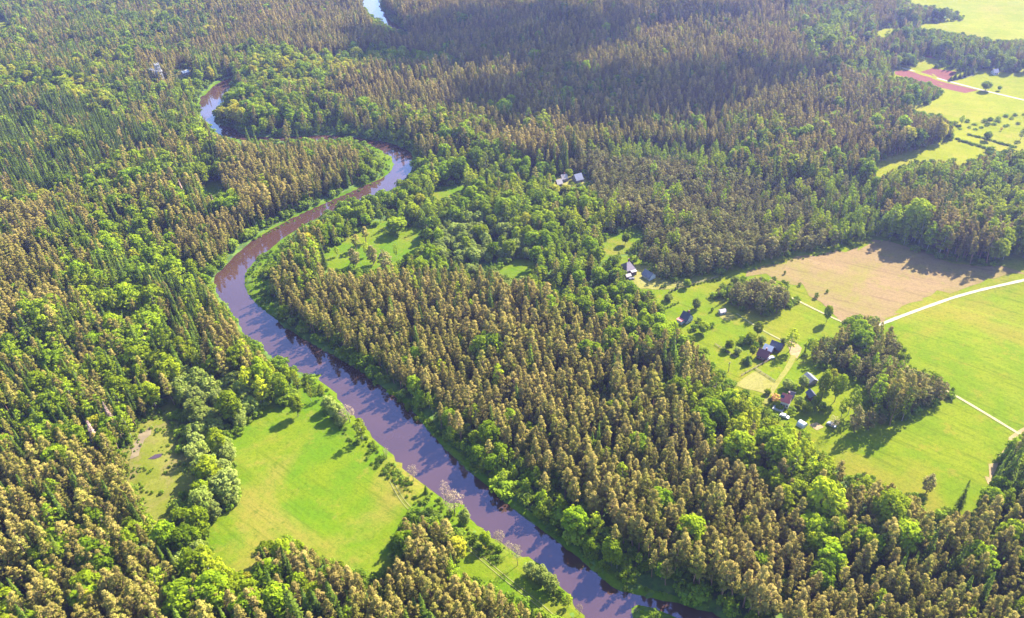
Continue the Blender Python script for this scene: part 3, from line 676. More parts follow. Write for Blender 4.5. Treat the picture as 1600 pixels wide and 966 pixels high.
# ------------------------------------------------------------------ single trees and bushes: kind, foot x, foot y, top y, crown width px (0 = natural), label
LONE = [
 ('broad', 466, 651, 620, 19, 'round green oak alone on the upper corner of the big meadow by the river'),
 ('birch', 487, 627, 599, 9, 'slim pale birch on the grassy river bank, left one of a pair'),
 ('birch', 505, 622, 600, 9, 'slim pale birch on the grassy river bank, right one of a pair'),
 ('willow', 515, 641, 620, 20, 'pale willow bush at the upper end of the bank-side willow clump'),
 ('willow', 527, 652, 630, 22, 'pale willow bush in the middle of the bank-side willow clump'),
 ('bare', 547, 660, 635, 22, 'pinkish feathery tree at the lower end of the bank-side willow clump'),
 ('willow', 535, 664, 648, 18, 'low pale willow in front of the pinkish feathery tree'),
 ('birch', 567, 687, 653, 17, 'single pale green birch on the meadow bank casting a long shadow towards the grass'),
 ('shrub', 585, 703, 695, 12, 'dark round bush on the bank below the single pale birch'),
 ('bare', 605, 717, 699, 9, 'thin pale tree on the bank beyond two dark bushes'),
 ('shrub', 598, 719, 711, 13, 'dark bush at the foot of the thin pale tree on the bank'),
 ('bare', 646, 752, 728, 16, 'pale pinkish tree at the water edge beside the meadow track'),
 ('shrub', 628, 750, 744, 10, 'small bush on the bank just left of the pale pinkish tree'),
 ('shrub', 637, 752, 745, 9, 'small green bush under the pale pinkish tree'),
 ('spruce', 666, 770, 758, 7, 'tiny dark spruce standing on the river bank'),
 ('bare', 697, 790, 750, 16, 'tall pale straw-coloured tree leaning over the river bank'),
 ('bare', 711, 803, 769, 30, 'wide pinkish bare-twigged tree on the river bank beside the pine point'),
 ('willow', 727, 818, 797, 17, 'pale green willow bush below the wide pinkish tree'),
 ('shrub', 703, 806, 798, 12, 'dark bush in the shade of the wide pinkish tree'),
 ('shrub', 722, 822, 814, 13, 'dark bush beside the pale willow near the pine point'),
 ('shrub', 742, 844, 833, 12, 'small round bush left of the big round green tree on the bank'),
 ('broad', 759, 854, 831, 17, 'dark green round tree throwing an oval shadow over the meadow track'),
 ('bare', 782, 852, 831, 18, 'pinkish leafless tree at the water edge beside the dark round tree'),
 ('bare', 796, 866, 848, 13, 'small pinkish leafless tree further down the bank'),
 ('shrub', 779, 862, 853, 10, 'low green bush between the two pinkish leafless trees'),
 ('bare', 809, 884, 852, 16, 'pale straw-coloured tree at the lower river bank'),
 ('willow', 830, 899, 880, 22, 'yellow-green willow bush heading the lower bank row'),
 ('willow', 845, 908, 888, 24, 'yellow-green willow bush in the middle of the lower bank row'),
 ('willow', 860, 922, 900, 24, 'yellow-green willow bush ending the lower bank row'),
 ('shrub', 875, 932, 920, 14, 'small green bush after the yellow-green willow row'),
 ('birch', 888, 948, 930, 12, 'small bright tree near the lower end of the left bank'),
 ('bare', 905, 962, 945, 12, 'small pinkish tree at the bottom edge by the river'),
 ('pine', 557, 391, 366, 14, 'dark pine in the small glade, leftmost of the glade pines'),
 ('pine', 572, 379, 354, 12, 'tall pine at the upper edge of the glade pine group'),
 ('field_pine', 556, 416, 387, 17, 'broad brown pine at the lower left of the glade'),
 ('birch', 573, 401, 377, 9, 'narrow green birch between the glade pines'),
 ('field_pine', 584, 413, 381, 16, 'big brown pine in the middle of the glade group'),
 ('field_pine', 602, 420, 390, 21, 'wide brown pine at the right end of the glade group'),
 ('birch', 621, 405, 379, 7, 'slim birch standing alone in the glade right of the pines'),
 ('birch', 528, 401, 385, 8, 'thin small birch at the left side of the glade'),
 ('shrub', 549, 424, 413, 9, 'small brown bush at the lower left glade edge'),
 ('broad', 622, 364, 340, 28, 'rounded leafy tree jutting into the top of the glade'),
 ('broad', 1291, 504, 477, 12, 'narrow lone tree beside the path at the fallow field corner'),
 ('shrub', 1275, 466, 457, 7, 'small bush on the fallow field beside the grove, larger of two'),
 ('shrub', 1292, 458, 452, 5, 'tiny bush on the fallow field right of the small bush'),
 ('shrub', 1249, 447, 441, 6, 'tiny bush at the left side of the fallow field'),
 ('shrub', 1226, 429, 423, 4, 'tiny bush near the upper left corner of the fallow field'),
 ('shrub', 1209, 438, 432, 8, 'green bush at the top of the dark pine grove'),
 ('birch', 1234, 549, 512, 18, 'tall dark birch beside the long dark barn'),
 ('broad', 1183, 526, 503, 14, 'round tree on the lawn beyond the red house garden'),
 ('broad', 1098, 521, 504, 18, 'round clipped tree with a dark oval shadow near the white gabled house'),
 ('shrub', 1091, 506, 497, 12, 'pale bush behind the round clipped tree'),
 ('shrub', 1085, 515, 506, 12, 'green bush left of the round clipped tree'),
 ('shrub', 1112, 511, 503, 10, 'bush right of the round clipped tree'),
 ('willow', 1088, 483, 467, 12, 'thin-leaved apple tree on the lawn above the white gabled house'),
 ('shrub', 1112, 487, 480, 5, 'small bush beside the pale little shed'),
 ('broad', 1139, 547, 532, 13, 'leafy tree at the left edge of the red house garden'),
 ('shrub', 1132, 547, 540, 12, 'low bush under the leafy garden edge tree'),
 ('shrub', 1159, 535, 526, 13, 'grey-green bush at the top left of the garden planting'),
 ('broad', 1172, 536, 521, 16, 'dark apple tree in the middle of the garden planting'),
 ('shrub', 1157, 540, 533, 8, 'small bush below the grey-green garden bush'),
 ('willow', 1190, 536, 525, 13, 'pale fruit tree right of the dark apple tree'),
 ('shrub', 1180, 543, 535, 12, 'pale bush in front of the garden apple tree'),
 ('willow', 1152, 553, 543, 12, 'thin fruit tree on the lawn left of the clipped hedge tree'),
 ('broad', 1175, 556, 541, 10, 'clipped columnar green tree at the left gable of the red house'),
 ('spruce', 1168, 569, 556, 12, 'dark dense bushy conifer on the lawn below the red house'),
 ('shrub', 1162, 566, 560, 8, 'dark low bush beside the dense conifer'),
 ('willow', 1224, 537, 528, 10, 'pale bush at the end of the long dark barn'),
 ('broad', 1283, 623, 579, 20, 'tall leafy columnar tree beside the long grey shed, left of two'),
 ('broad', 1304, 628, 582, 20, 'tall leafy columnar tree right of its twin by the grey shed'),
 ('golden', 1297, 606, 577, 15, 'yellowish tree peeping between the two tall columnar trees'),
 ('birch', 1315, 652, 622, 13, 'pale birch at the left of the birch clump below the columnar trees'),
 ('birch', 1325, 648, 602, 15, 'tallest pale birch of the clump below the columnar trees'),
 ('birch', 1335, 650, 614, 12, 'pale birch at the right of the clump below the columnar trees'),
 ('field_pine', 1335, 676, 634, 20, 'brown pine at the lower garden end, left of a group'),
 ('field_pine', 1355, 671, 638, 20, 'brown pine at the lower garden end, right of a group'),
 ('field_pine', 1376, 664, 647, 12, 'small brown pine apart from the garden end group'),
 ('birch', 1391, 660, 629, 11, 'pale birch in front of the big dark grove'),
 ('willow', 1230, 606, 593, 15, 'pale green bush between the pink roofed house and the grey shed'),
 ('willow', 1255, 605, 589, 14, 'pale round bush in front of the long grey shed'),
 ('shrub', 1240, 609, 600, 12, 'dark bush between two pale bushes behind the pink roofed house'),
 ('willow', 1247, 634, 619, 15, 'pale fruit tree right of the pink roofed house'),
 ('broad', 1260, 645, 630, 16, 'grey-green round tree in front of the small dark shed'),
 ('broad', 1274, 637, 620, 13, 'dark green tree at the foot of the tall columnar tree'),
 ('broad', 1283, 643, 629, 14, 'rounded bush-like tree right of the small dark shed'),
 ('shrub', 1236, 646, 636, 14, 'light green bush below the pink roofed house'),
 ('orange', 1210, 629, 616, 14, 'orange blossoming shrub at the corner of the pink roofed house'),
 ('bare', 1300, 674, 650, 15, 'thin grey-brown tree at the vegetable plot corner'),
 ('field_pine', 1447, 770, 741, 18, 'dark brown pine alone at the lower field edge'),
 ('spruce', 1497, 798, 748, 13, 'tall narrow dark spruce alone at the bottom of the green field'),
 ('broad', 1539, 142.5, 127, 15, 'round lone oak where the far pale road passes the red field'),
 ('broad', 1561, 142, 134, 6, 'small lone tree right of the far roadside oak'),
 ('broad', 1541, 220, 205, 12, 'dark round tree standing in the far hedge strip'),
 ('birch', 1501, 195, 180, 8, 'narrow tree at the edge of the far scrubland beside the wood corner'),
 ('shrub', 1492, 195, 189, 8, 'dark bush left of the narrow scrubland tree'),
 ('broad', 1546, 192, 183, 8, 'small tree in the middle of the far scrubland'),
 ('orange', 1564, 205, 199, 4, 'tiny reddish bush in the far pasture'),
 ('birch', 1594, 219, 199, 9, 'slender tree at the right edge of the far pasture'),
 ('broad', 977, 382, 364, 12, 'lone round tree in the glade above the first farm'),
 ('broad', 1073, 450, 437, 11, 'small brownish tree along the farm lane'),
 ('shrub', 1034, 450, 445, 5, 'dark reddish bush by the farm lane, left of two'),
 ('shrub', 1039, 449.5, 444, 5, 'dark reddish bush by the farm lane, right of two'),
 ('broad', 989, 412, 400, 14, 'green tree behind the hip-roofed farmhouse'),
 ('broad', 962, 424, 403, 14, 'dark tree left of the hip-roofed farmhouse'),
 ('shrub', 1017, 424, 417, 12, 'leafy bush behind the long farm barn'),
 ('willow', 1044, 470, 460, 13, 'dark bush on the slope below the farm lane'),
 ('shrub', 1129, 430, 425, 6, 'bush at the right end of the farm lane'),
 ('willow', 1148, 444, 432, 14, 'bushy tree at the edge of the fallow field'),
 ('dead', 158, 705, 656, 15, 'dead pinkish spruce on the left forest slope'),
 ('shrub', 219, 757, 753, 6, 'small dark bush in the marsh strip'),
 ('shrub', 238, 771, 767, 5, 'tiny dark bush in the lower marsh strip, left of two'),
 ('shrub', 253, 771, 766, 8, 'small dark bush in the lower marsh strip, right of two'),
 ('golden', 866, 306, 289, 17, 'yellow-green tree in front of the forest clearing, left one'),
 ('golden', 883, 303, 290, 15, 'yellow-green tree in front of the forest clearing, right one'),
 ('broad', 889, 279, 264, 12, 'green tree behind the houses of the forest clearing'),
 ('birch', 895, 294, 284, 8, 'small pale tree between the two larger roofs of the forest clearing'),
 ('shrub', 905, 291, 286, 10, 'bush on the lawn of the forest clearing'),
 ('pine', 1365, 300, 284, 9, 'pine at the corner of the far green strip'),
]
for i, (kd, bx, by, ty, wpx, lab) in enumerate(LONE):
    B = at(bx, by)[0]; h = height_for(bx, by, ty); v = i % SPEC[kd][2]
    _, _, d = proj(B[None]); c = MESH[kd][v][0]
    natural = np.percentile([math.hypot(q.co.x, q.co.y) for q in c.vertices], 92)
    s = h / HT[kd][v]; sxy = (wpx * .5 * d[0] / FPX) / natural if wpx else s
    plant(kd, B[0], B[1], B[2] - .05, s, random.uniform(0, 6.28), v, lab, None, sxy)
# rows of small things
def row(kd, p, q, n, topdy, wpx, lab, group, jit=1.):
    for i in range(n):
        t = i / max(1, n - 1); bx = p[0] + (q[0] - p[0]) * t + random.uniform(-jit, jit); by = p[1] + (q[1] - p[1]) * t + random.uniform(-jit, jit) * .5
        B = at(bx, by)[0]; h = height_for(bx, by, by - topdy * random.uniform(.75, 1.2)); v = random.randrange(SPEC[kd][2])
        d = proj(B[None])[2][0]; c = MESH[kd][v][0]; nat = np.percentile([math.hypot(u.co.x, u.co.y) for u in c.vertices], 92)
        plant(kd, B[0], B[1], B[2] - .05, h / HT[kd][v], random.uniform(0, 6.28), v, lab, group, wpx * random.uniform(.8, 1.2) * .5 * d / FPX / nat)
row('juniper', (1046, 459), (1060, 451), 4, 4, 3, 'small dark juniper in the row along the farm lane near the bend', 'junipers along the farm lane bend')
row('shrub', (1078, 447), (1126, 437), 9, 3.6, 3.6, 'small bush in the row along the upper farm lane', 'bushes along the upper farm lane')
row('shrub', (1040, 483), (1060, 474), 6, 3.6, 4, 'small dark bush in the short hedge above the white gabled house', 'short hedge bushes above the gabled house')
row('juniper', (1214, 659), (1217, 661), 2, 7, 2.4, 'thin columnar juniper left of the white car, one of a pair', 'pair of columnar junipers by the white car')
row('juniper', (1224, 668), (1231, 665), 2, 6, 2.4, 'thin columnar juniper below the white car, one of a pair', 'pair of columnar junipers below the white car')
row('spruce', (1485, 127), (1519, 116), 6, 10, 7, 'dark conifer in the row beside the far red field', 'conifers beside the far red field', .8)
row('shrub', (1514, 211), (1586, 231), 26, 3.2, 5, 'scrubby bush in the upper far hedge strip', 'bushes of the upper far hedge strip', 1.)
row('shrub', (1492, 218), (1552, 236), 24, 3.5, 6, 'scrubby bush in the lower far hedge strip', 'bushes of the lower far hedge strip', 2.)
row('shrub', (1505, 195), (1600, 181), 16, 4, 7, 'scattered scrub bush on the far rough pasture', 'scrub bushes on the far rough pasture', 7.)
row('shrub', (1500, 204), (1600, 192), 10, 3.4, 7, 'scattered scrub bush lower on the far rough pasture', 'scrub bushes lower on the far rough pasture', 5.)
row('shrub', (595, 606), (985, 921), 34, 8, 10, 'low shaded bush along the right river bank', 'shaded bushes along the right river bank', 9.)
row('shrub', (468, 600), (505, 612), 7, 6, 8, 'bright bank bush on the grassy top end of the meadow', 'bright bushes at the meadow top end', 4.)
row('shrub', (560, 676), (640, 756), 9, 4, 6, 'low tuft of bank bush along the meadow waterline', 'bank tufts along the meadow waterline', 3.)
row('shrub', (1180, 420), (1375, 378), 14, 3.2, 4.5, 'young bush in the grassy strip above the fallow field', 'young bushes above the fallow field', 3.)
row('shrub', (400, 376), (590, 289), 26, 5, 6, 'low bush on the grassy inner bank of the river bend', 'bushes on the inner bend bank', 2.)
row('willow', (815, 384), (832, 398), 3, 16, 16, 'pale willow beside the stream in the leafy belt', 'stream side willows')
row('broad', (1200, 617), (1217, 640), 4, 7, 10, 'low leafy bush left of the pink roofed house', 'leafy bushes left of the pink roofed house', 2.)

# ------------------------------------------------------------------ nearest forest trees one by one, the rest as stuff
def where(x, y):
    if y > 700 and x < 330: return 'in the dense wood at the bottom left corner', 'bottom left wood'
    if y > 780 and x < 930: return 'in the stand at the bottom of the big meadow', 'stand below the big meadow'
    if x > 1290 and y > 720: return 'in the wood at the bottom right corner', 'bottom right wood'
    if x > 930 and y > 780: return 'near the bottom edge on the right bank of the river', 'lower right bank wood'
    if x < 470 and y > 560: return 'beside the upper left corner of the big meadow', 'wood beside the big meadow'
    if x < 420: return 'on the forest slope left of the river', 'left forest slope'
    if x > 1240 and y > 480 and y < 720 : return 'in the dark grove beside the green field', 'grove beside the green field'
    if x > 1050 and y > 580: return 'in the leafy belt below the farmhouses', 'leafy belt below the farmhouses'
    if y > 480: return 'in the wood on the right bank of the river', 'right bank wood'
    return 'in the leafy belt in the middle distance', 'middle leafy belt'
DESC = {'pine': 'brown-tipped pine', 'young_pine': 'grey-brown young pine', 'spruce': 'dark green pointed spruce', 'birch': 'light green birch', 'broad': 'round-crowned green tree',
        'golden': 'yellow-green oak', 'willow': 'pale grey-green willow'}
PL = {'pine': 'pines', 'young_pine': 'young pines', 'spruce': 'spruces', 'birch': 'birches', 'broad': 'round-crowned trees', 'golden': 'yellow-green oaks', 'willow': 'willows'}
LIM = {'pine': 285, 'young_pine': 120, 'spruce': 290, 'birch': 270, 'broad': 262, 'golden': 298, 'willow': 285}
def stuff(name, K, sel, mats):
    """the rest of one kind of tree: points that carry copies of the trees built above"""
    n = len(sel)
    if not n: return
    me = bpy.data.meshes.new(name); me.vertices.add(n)
    me.vertices.foreach_set('co', np.column_stack([cx[sel], cy[sel], cz[sel] - .05]).astype(np.float32).ravel())
    gq = np.random.default_rng(n); wide = scale[sel] * gq.uniform(.85, 1.22, n)
    for an, val in (('tree_scale', np.column_stack([wide, wide * gq.uniform(.92, 1.08, n), scale[sel]])), ('tree_turn', np.column_stack([gq.normal(0, .035, n), gq.normal(0, .035, n), rot[sel]]))):
        me.attributes.new(an, 'FLOAT_VECTOR', 'POINT').data.foreach_set('vector', val.astype(np.float32).ravel())
    me.attributes.new('tree_shape', 'INT', 'POINT').data.foreach_set('value', var[sel].astype(np.int32))
    o = link(name, me); tag(o, kind='stuff')
    return instancer(o, [PROTO[K][v] for v in range(SPEC[K][2])])
def instancer(o, protos):
    nt = bpy.data.node_groups.new(o.name, 'GeometryNodeTree')
    nt.interface.new_socket('Geometry', in_out='INPUT', socket_type='NodeSocketGeometry'); nt.interface.new_socket('Geometry', in_out='OUTPUT', socket_type='NodeSocketGeometry')
    gi, go = nt.nodes.new('NodeGroupInput'), nt.nodes.new('NodeGroupOutput')
    join = nt.nodes.new('GeometryNodeJoinGeometry')
    for pr in reversed(protos):
        j2 = nt.nodes.new('GeometryNodeJoinGeometry')
        for ob in pr:
            oi = nt.nodes.new('GeometryNodeObjectInfo'); oi.transform_space = 'ORIGINAL'; oi.inputs['Object'].default_value = ob; oi.inputs['As Instance'].default_value = False
            nt.links.new(oi.outputs['Geometry'], j2.inputs[0])
        g2 = nt.nodes.new('GeometryNodeGeometryToInstance'); nt.links.new(j2.outputs[0], g2.inputs[0]); nt.links.new(g2.outputs[0], join.inputs[0])
    m2p = nt.nodes.new('GeometryNodeMeshToPoints'); nt.links.new(gi.outputs[0], m2p.inputs['Mesh'])
    iop = nt.nodes.new('GeometryNodeInstanceOnPoints'); nt.links.new(m2p.outputs[0], iop.inputs['Points']); nt.links.new(join.outputs[0], iop.inputs['Instance'])
    iop.inputs['Pick Instance'].default_value = True
    def attr(nm, ty):
        a = nt.nodes.new('GeometryNodeInputNamedAttribute'); a.data_type = ty; a.inputs['Name'].default_value = nm
        return [s for s in a.outputs if s.enabled and s.name == 'Attribute'][0]
    nt.links.new(attr('tree_shape', 'INT'), iop.inputs['Instance Index'])
    nt.links.new(attr('tree_scale', 'FLOAT_VECTOR'), iop.inputs['Scale'])
    nt.links.new(attr('tree_turn', 'FLOAT_VECTOR'), iop.inputs['Rotation'])
    nt.links.new(iop.outputs[0], go.inputs[0])
    md = o.modifiers.new('scatter', 'NODES'); md.node_group = nt
    return o
dead = np.where((kind == 2) & inframe & (tpx < 420) & (tpy > 230))[0]; dead = dead[rng.permutation(len(dead))[:12]]
for i in dead:
    plant('dead', cx[i], cy[i], cz[i] - .05, scale[i] * .85, rot[i], 0, 'bare pinkish-grey dead spruce among green trees on the forest slope left of the river', 'dead spruces on the left forest slope')
kind[dead] = -1
STUFFNAME = {'pine': 'pine_forest', 'young_pine': 'pine_plantation', 'spruce': 'spruce_forest', 'birch': 'birch_woods', 'broad': 'broadleaf_woods', 'golden': 'golden_oak_woods', 'willow': 'willow_woods'}
for q, K in enumerate(KINDS):
    ids = np.where(kind == q)[0]
    vis = ids[inframe[ids]]
    vis = vis[np.argsort(tdd[vis] - 2.5 * hts[vis])]
    first = list(vis[:LIM[K]])
    for v in range(SPEC[K][2]):            # every shape must stand somewhere as a single tree
        if not any(var[i] == v for i in first): var[first[v]] = v
    for i in first:
        wl, gl = where(tpx[i], tpy[i])
        plant(K, cx[i], cy[i], cz[i] - .05, scale[i], rot[i], int(var[i]), f'{DESC[K]} {wl}', f'{PL[K]} of the {gl}', scale[i] * random.uniform(.85, 1.2))
    fs = set(first); rest = np.array([i for i in ids if i not in fs], int)
    stuff(STUFFNAME[K], K, rest, None)
# undergrowth below and between the trees
ux = rng.uniform(-950, 950, 95000); uy = rng.uniform(100, 1150, 95000)
a, b, _ = proj(np.column_stack([ux, uy, np.zeros_like(ux)]))
k = (a > -100) & (a < 1700) & (b > -20) & (b < 1060); ux, uy = ux[k], uy[k]
rdu = np.full(ux.shape, 500.); nr = inside(np.array([(-560, 60), (420, 60), (420, 420), (150, 1560), (-560, 1560)]), ux, uy); rdu[nr] = river_d(ux[nr], uy[nr])
uz = height(ux, uy, rdu); okk = rdu > 1.5
for dz in (0, 2.):
    a, b, _ = proj(np.column_stack([ux, uy, uz + dz])); okk &= ~look(openm, a, b)
sel = np.where(okk)[0][:40000]
sv = (cx, cy, cz, scale, rot, var)
cx, cy, cz = ux, uy, uz; scale = rng.uniform(.6, 1.5, len(ux)); scale[rdu < 30] *= 1.5; rot = rng.uniform(0, 6.28, len(ux)); var = rng.integers(0, 4, len(ux))
stuff('undergrowth', 'shrub', sel, None)
# rough herbs and low bushes on the banks, in the marsh and along the meadow margins
bankm = np.zeros_like(openm)
for p in (BANK_A, BANK_B, BANK_C, BANK_D, ISLAND, MARSH): raster(bankm, p, True)
ux = rng.uniform(-420, 260, 150000); uy = rng.uniform(150, 900, 150000)
a, b, _ = proj(np.column_stack([ux, uy, np.zeros_like(ux)])); rdu = river_d(ux, uy)
k = (look(bankm, a, b) | ((rdu < 9) & look(openm, a, b))) & (rdu > .6); k &= vnoise(ux, uy, 6., 12) > .42
ux, uy, rdu = ux[k], uy[k], rdu[k]; cx, cy, cz = ux, uy, height(ux, uy, rdu)
scale = rng.uniform(.14, .5, len(ux)) * (.5 + vnoise(ux, uy, 14., 13)); rot = rng.uniform(0, 6.28, len(ux)); var = rng.integers(0, 4, len(ux))
stuff('bank_herbs', 'shrub', np.arange(len(ux)), None)
cx, cy, cz, scale, rot, var = sv

# ------------------------------------------------------------------ buildings, vehicles, fences, tower
for k_, a_, b_, sc_, ro_ in (('w_white', (.42, .42, .42), (.34, .34, .35), .8, .8), ('w_red', (.15, .028, .022), (.11, .02, .018), .9, .7), ('w_grey', (.2, .18, .16), (.14, .12, .11), .9, .85), ('w_brown', (.11, .07, .045), (.07, .045, .03), .8, .85),
      ('r_dark', (.045, .045, .06), (.03, .03, .045), .7, .55), ('r_purple', (.15, .11, .13), (.11, .085, .10), .6, .7), ('r_pink', (.40, .085, .07), (.32, .07, .06), .5, .6), ('r_red', (.13, .03, .03), (.10, .024, .026), .5, .5),
      ('r_grey', (.13, .13, .15), (.09, .09, .11), .6, .6), ('r_pale', (.27, .22, .20), (.22, .18, .165), .5, .6), ('r_blue', (.075, .085, .14), (.06, .07, .11), .5, .6), ('r_white', (.5, .5, .5), (.42, .42, .42), .5, .5),
      ('trim', (.45, .45, .44), (.4, .4, .39), 1., .6), ('wood', (.2, .14, .09), (.13, .09, .06), 1.5, .85), ('tyre', (.02, .02, .02), (.015, .015, .015), 3, .8), ('carwhite', (.5, .5, .5), (.47, .47, .47), 1, .25), ('carsilver', (.3, .31, .33), (.27, .28, .3), 1, .25),
      ('film', (.42, .44, .44), (.36, .38, .38), .6, .4), ('steel', (.3, .3, .31), (.22, .22, .23), .8, .5), ('concrete', (.3, .29, .28), (.24, .23, .22), .7, .9)):
    M[k_] = plain(k_, a_, b_, sc_, ro_)
m, nt = mat('glass'); p = N(nt, 'ShaderNodeBsdfPrincipled', i_Roughness=.06); p.inputs['Base Color'].default_value = (.03, .04, .05, 1); out(nt, p.outputs[0]); M['glass'] = m

class MB:
    def __init__(s): s.V, s.F = [], []
    def box(s, c, d, rz=0.):
        o = len(s.V); c = np.array(c, float); ca, sa = math.cos(rz), math.sin(rz)
        for z in (-.5, .5):
            for x, y in ((-.5, -.5), (.5, -.5), (.5, .5), (-.5, .5)):
                X, Y = x * d[0], y * d[1]; s.V.append(c + [X * ca - Y * sa, X * sa + Y * ca, z * d[2]])
        s.F += [(o + 3, o + 2, o + 1, o), (o + 4, o + 5, o + 6, o + 7)] + [(o + i, o + (i + 1) % 4, o + 4 + (i + 1) % 4, o + 4 + i) for i in range(4)]
        return s
    def bar(s, p, q, w):
        p, q = np.array(p, float), np.array(q, float); ax = (q - p) / np.linalg.norm(q - p)
        t = np.cross(ax, [0, 0, 1.]); t = np.array([1., 0, 0]) if np.linalg.norm(t) < 1e-4 else t / np.linalg.norm(t); b = np.cross(ax, t); o = len(s.V)
        for c in (p, q):
            for i, j in ((-1, -1), (1, -1), (1, 1), (-1, 1)): s.V.append(c + (t * i + b * j) * w / 2)
        s.F += [(o, o + 1, o + 2, o + 3), (o + 7, o + 6, o + 5, o + 4)] + [(o + 4 + i, o + 4 + (i + 1) % 4, o + (i + 1) % 4, o + i) for i in range(4)]
        return s
    def poly(s, pts, F):
        o = len(s.V); s.V += [np.array(p, float) for p in pts]; s.F += [tuple(o + i for i in f) for f in F]; return s
    def cyl(s, c, r, w, axis='y', k=12):
        o = len(s.V)
        for e in (-.5, .5):
            for i in range(k):
                a = 2 * math.pi * i / k; u_, v_ = r * math.cos(a), r * math.sin(a)
                s.V.append(np.array(c) + (np.array([u_, e * w, v_]) if axis == 'y' else np.array([u_, v_, e * w])))
        s.F += [tuple(o + i for i in range(k)), tuple(o + k + i for i in reversed(range(k)))] + [(o + i, o + k + i, o + k + (i + 1) % k, o + (i + 1) % k) for i in range(k)]
        return s
    def build(s, name, m, parent, bevel=0.):
        me = bpy.data.meshes.new(name); me.from_pydata([tuple(map(float, v)) for v in s.V], [], s.F); me.update()
        if bevel:
            bm = bmesh.new(); bm.from_mesh(me); bmesh.ops.bevel(bm, geom=bm.edges[:], offset=bevel, segments=2, affect='EDGES', clamp_overlap=True); bm.to_mesh(me); bm.free()
        bm = bmesh.new(); bm.from_mesh(me); bmesh.ops.recalc_face_normals(bm, faces=bm.faces); bm.to_mesh(me); bm.free()
        return link(name, me, parent, m)
def root(name, label, cat, P, rz, group=None):
    e = bpy.data.objects.new(name, None); COL.objects.link(e); e.location = [float(v) for v in P]; e.rotation_euler = (0, 0, rz)
    return tag(e, label, cat, group)
def axis(p1, p2):
    A, B = at([p1[0], p2[0]], [p1[1], p2[1]]); d = B - A
    c = (A + B) / 2; c[2] = min(A[2], B[2]); return c, math.hypot(d[0], d[1]), math.atan2(d[1], d[0])
def house(name, label, cat, p1, p2, w, wh, rh, wm, rm, hip=0., win=3, chim=True, porch=None, ovh=.45, gablem=None):
    c, Ln, rz = axis(p1, p2); e = root(name, label, cat, c, rz); q = .76; Ln *= q; w *= q; wh *= .86; rh *= q; l2, w2 = Ln / 2, w / 2
    b = MB()
    pts = [(-l2, -w2, -.6), (l2, -w2, -.6), (l2, w2, -.6), (-l2, w2, -.6), (-l2, -w2, wh), (l2, -w2, wh), (l2, w2, wh), (-l2, w2, wh)]
    F = [(0, 1, 5, 4), (2, 3, 7, 6), (3, 2, 1, 0)]
    if hip: F += [(1, 2, 6, 5), (3, 0, 4, 7), (4, 5, 6, 7)]
    else: pts += [(-l2, 0, wh + rh), (l2, 0, wh + rh)]; F += [(1, 2, 6, 9, 5), (3, 0, 4, 8, 7)]
    b.poly(pts, F); b.build('wall', M[wm], e)
    r = MB(); o, t = ovh, .16; dz = o * rh / w2
    if hip:
        hp = l2 * (1 - hip)
        r.poly([(-l2 - o, -w2 - o, wh - .05), (l2 + o, -w2 - o, wh - .05), (l2 + o, w2 + o, wh - .05), (-l2 - o, w2 + o, wh - .05), (-hp, 0, wh + rh), (hp, 0, wh + rh)],
               [(0, 1, 5, 4), (2, 3, 4, 5), (1, 2, 5), (3, 0, 4), (3, 2, 1, 0)])
    else:
        for sg in (-1, 1):
            q = [(-l2 - o, 0, wh + rh + t), (l2 + o, 0, wh + rh + t), (l2 + o, sg * (w2 + o), wh - dz + t), (-l2 - o, sg * (w2 + o), wh - dz + t)]
            q2 = [(x, y, z - t + .03) for x, y, z in q]
            r.poly(q + q2, [(0, 1, 2, 3), (7, 6, 5, 4), (0, 4, 5, 1), (1, 5, 6, 2), (2, 6, 7, 3), (3, 7, 4, 0)])
    ro = r.build('roof', M[rm], e)
    if chim: MB().box((l2 * .3, w2 * .25, wh + rh * .9), (.7, .7, rh * .7 + .9)).build('chimney', M['r_red'], ro)
    for sg in (-1, 1):
        for i in range(win):
            x = -l2 + Ln * (i + .5) / win
            if sg == -1 and i == win // 2 and win > 1:
                d = MB().box((x, sg * (w2 + .03), 1.), (1., .08, 2.)).build('door', M['wood'], e); continue
            f = MB().box((x, sg * (w2 + .03), min(wh * .58, 1.6)), (.95, .08, 1.1)).build('window', M['trim'], e)
            MB().box((x, sg * (w2 + .06), min(wh * .58, 1.6)), (.75, .06, .9)).build('pane', M['glass'], f)
    if not hip and win:
        for sg in (-1, 1):
            for y, z in ((-w2 * .45, min(wh * .55, 1.7)), (w2 * .45, min(wh * .55, 1.7)), (0, wh + rh * .22)):
                f = MB().box((sg * (l2 + .03), y, z), (.08, .8, .9)).build('window', M['trim'], e)
                MB().box((sg * (l2 + .06), y, z), (.06, .62, .72)).build('pane', M['glass'], f)
    if porch:
        x, sg, pw, pd, rm2 = porch
        MB().box((x, sg * (w2 + pd / 2), 1.05), (pw, pd, 2.7)).build('porch', M[wm], e)
        MB().poly([(x - pw / 2 - .2, sg * w2, wh * .98), (x + pw / 2 + .2, sg * w2, wh * .98), (x + pw / 2 + .2, sg * (w2 + pd + .3), 2.42), (x - pw / 2 - .2, sg * (w2 + pd + .3), 2.42), (x - pw / 2 - .2, sg * w2, wh * .98 - .12), (x + pw / 2 + .2, sg * w2, wh * .98 - .12), (x + pw / 2 + .2, sg * (w2 + pd + .3), 2.3), (x - pw / 2 - .2, sg * (w2 + pd + .3), 2.3)],
                  [(0, 1, 2, 3), (7, 6, 5, 4), (0, 4, 5, 1), (1, 5, 6, 2), (2, 6, 7, 3), (3, 7, 4, 0)]).build('porch_roof', M[rm2], e)
    return e
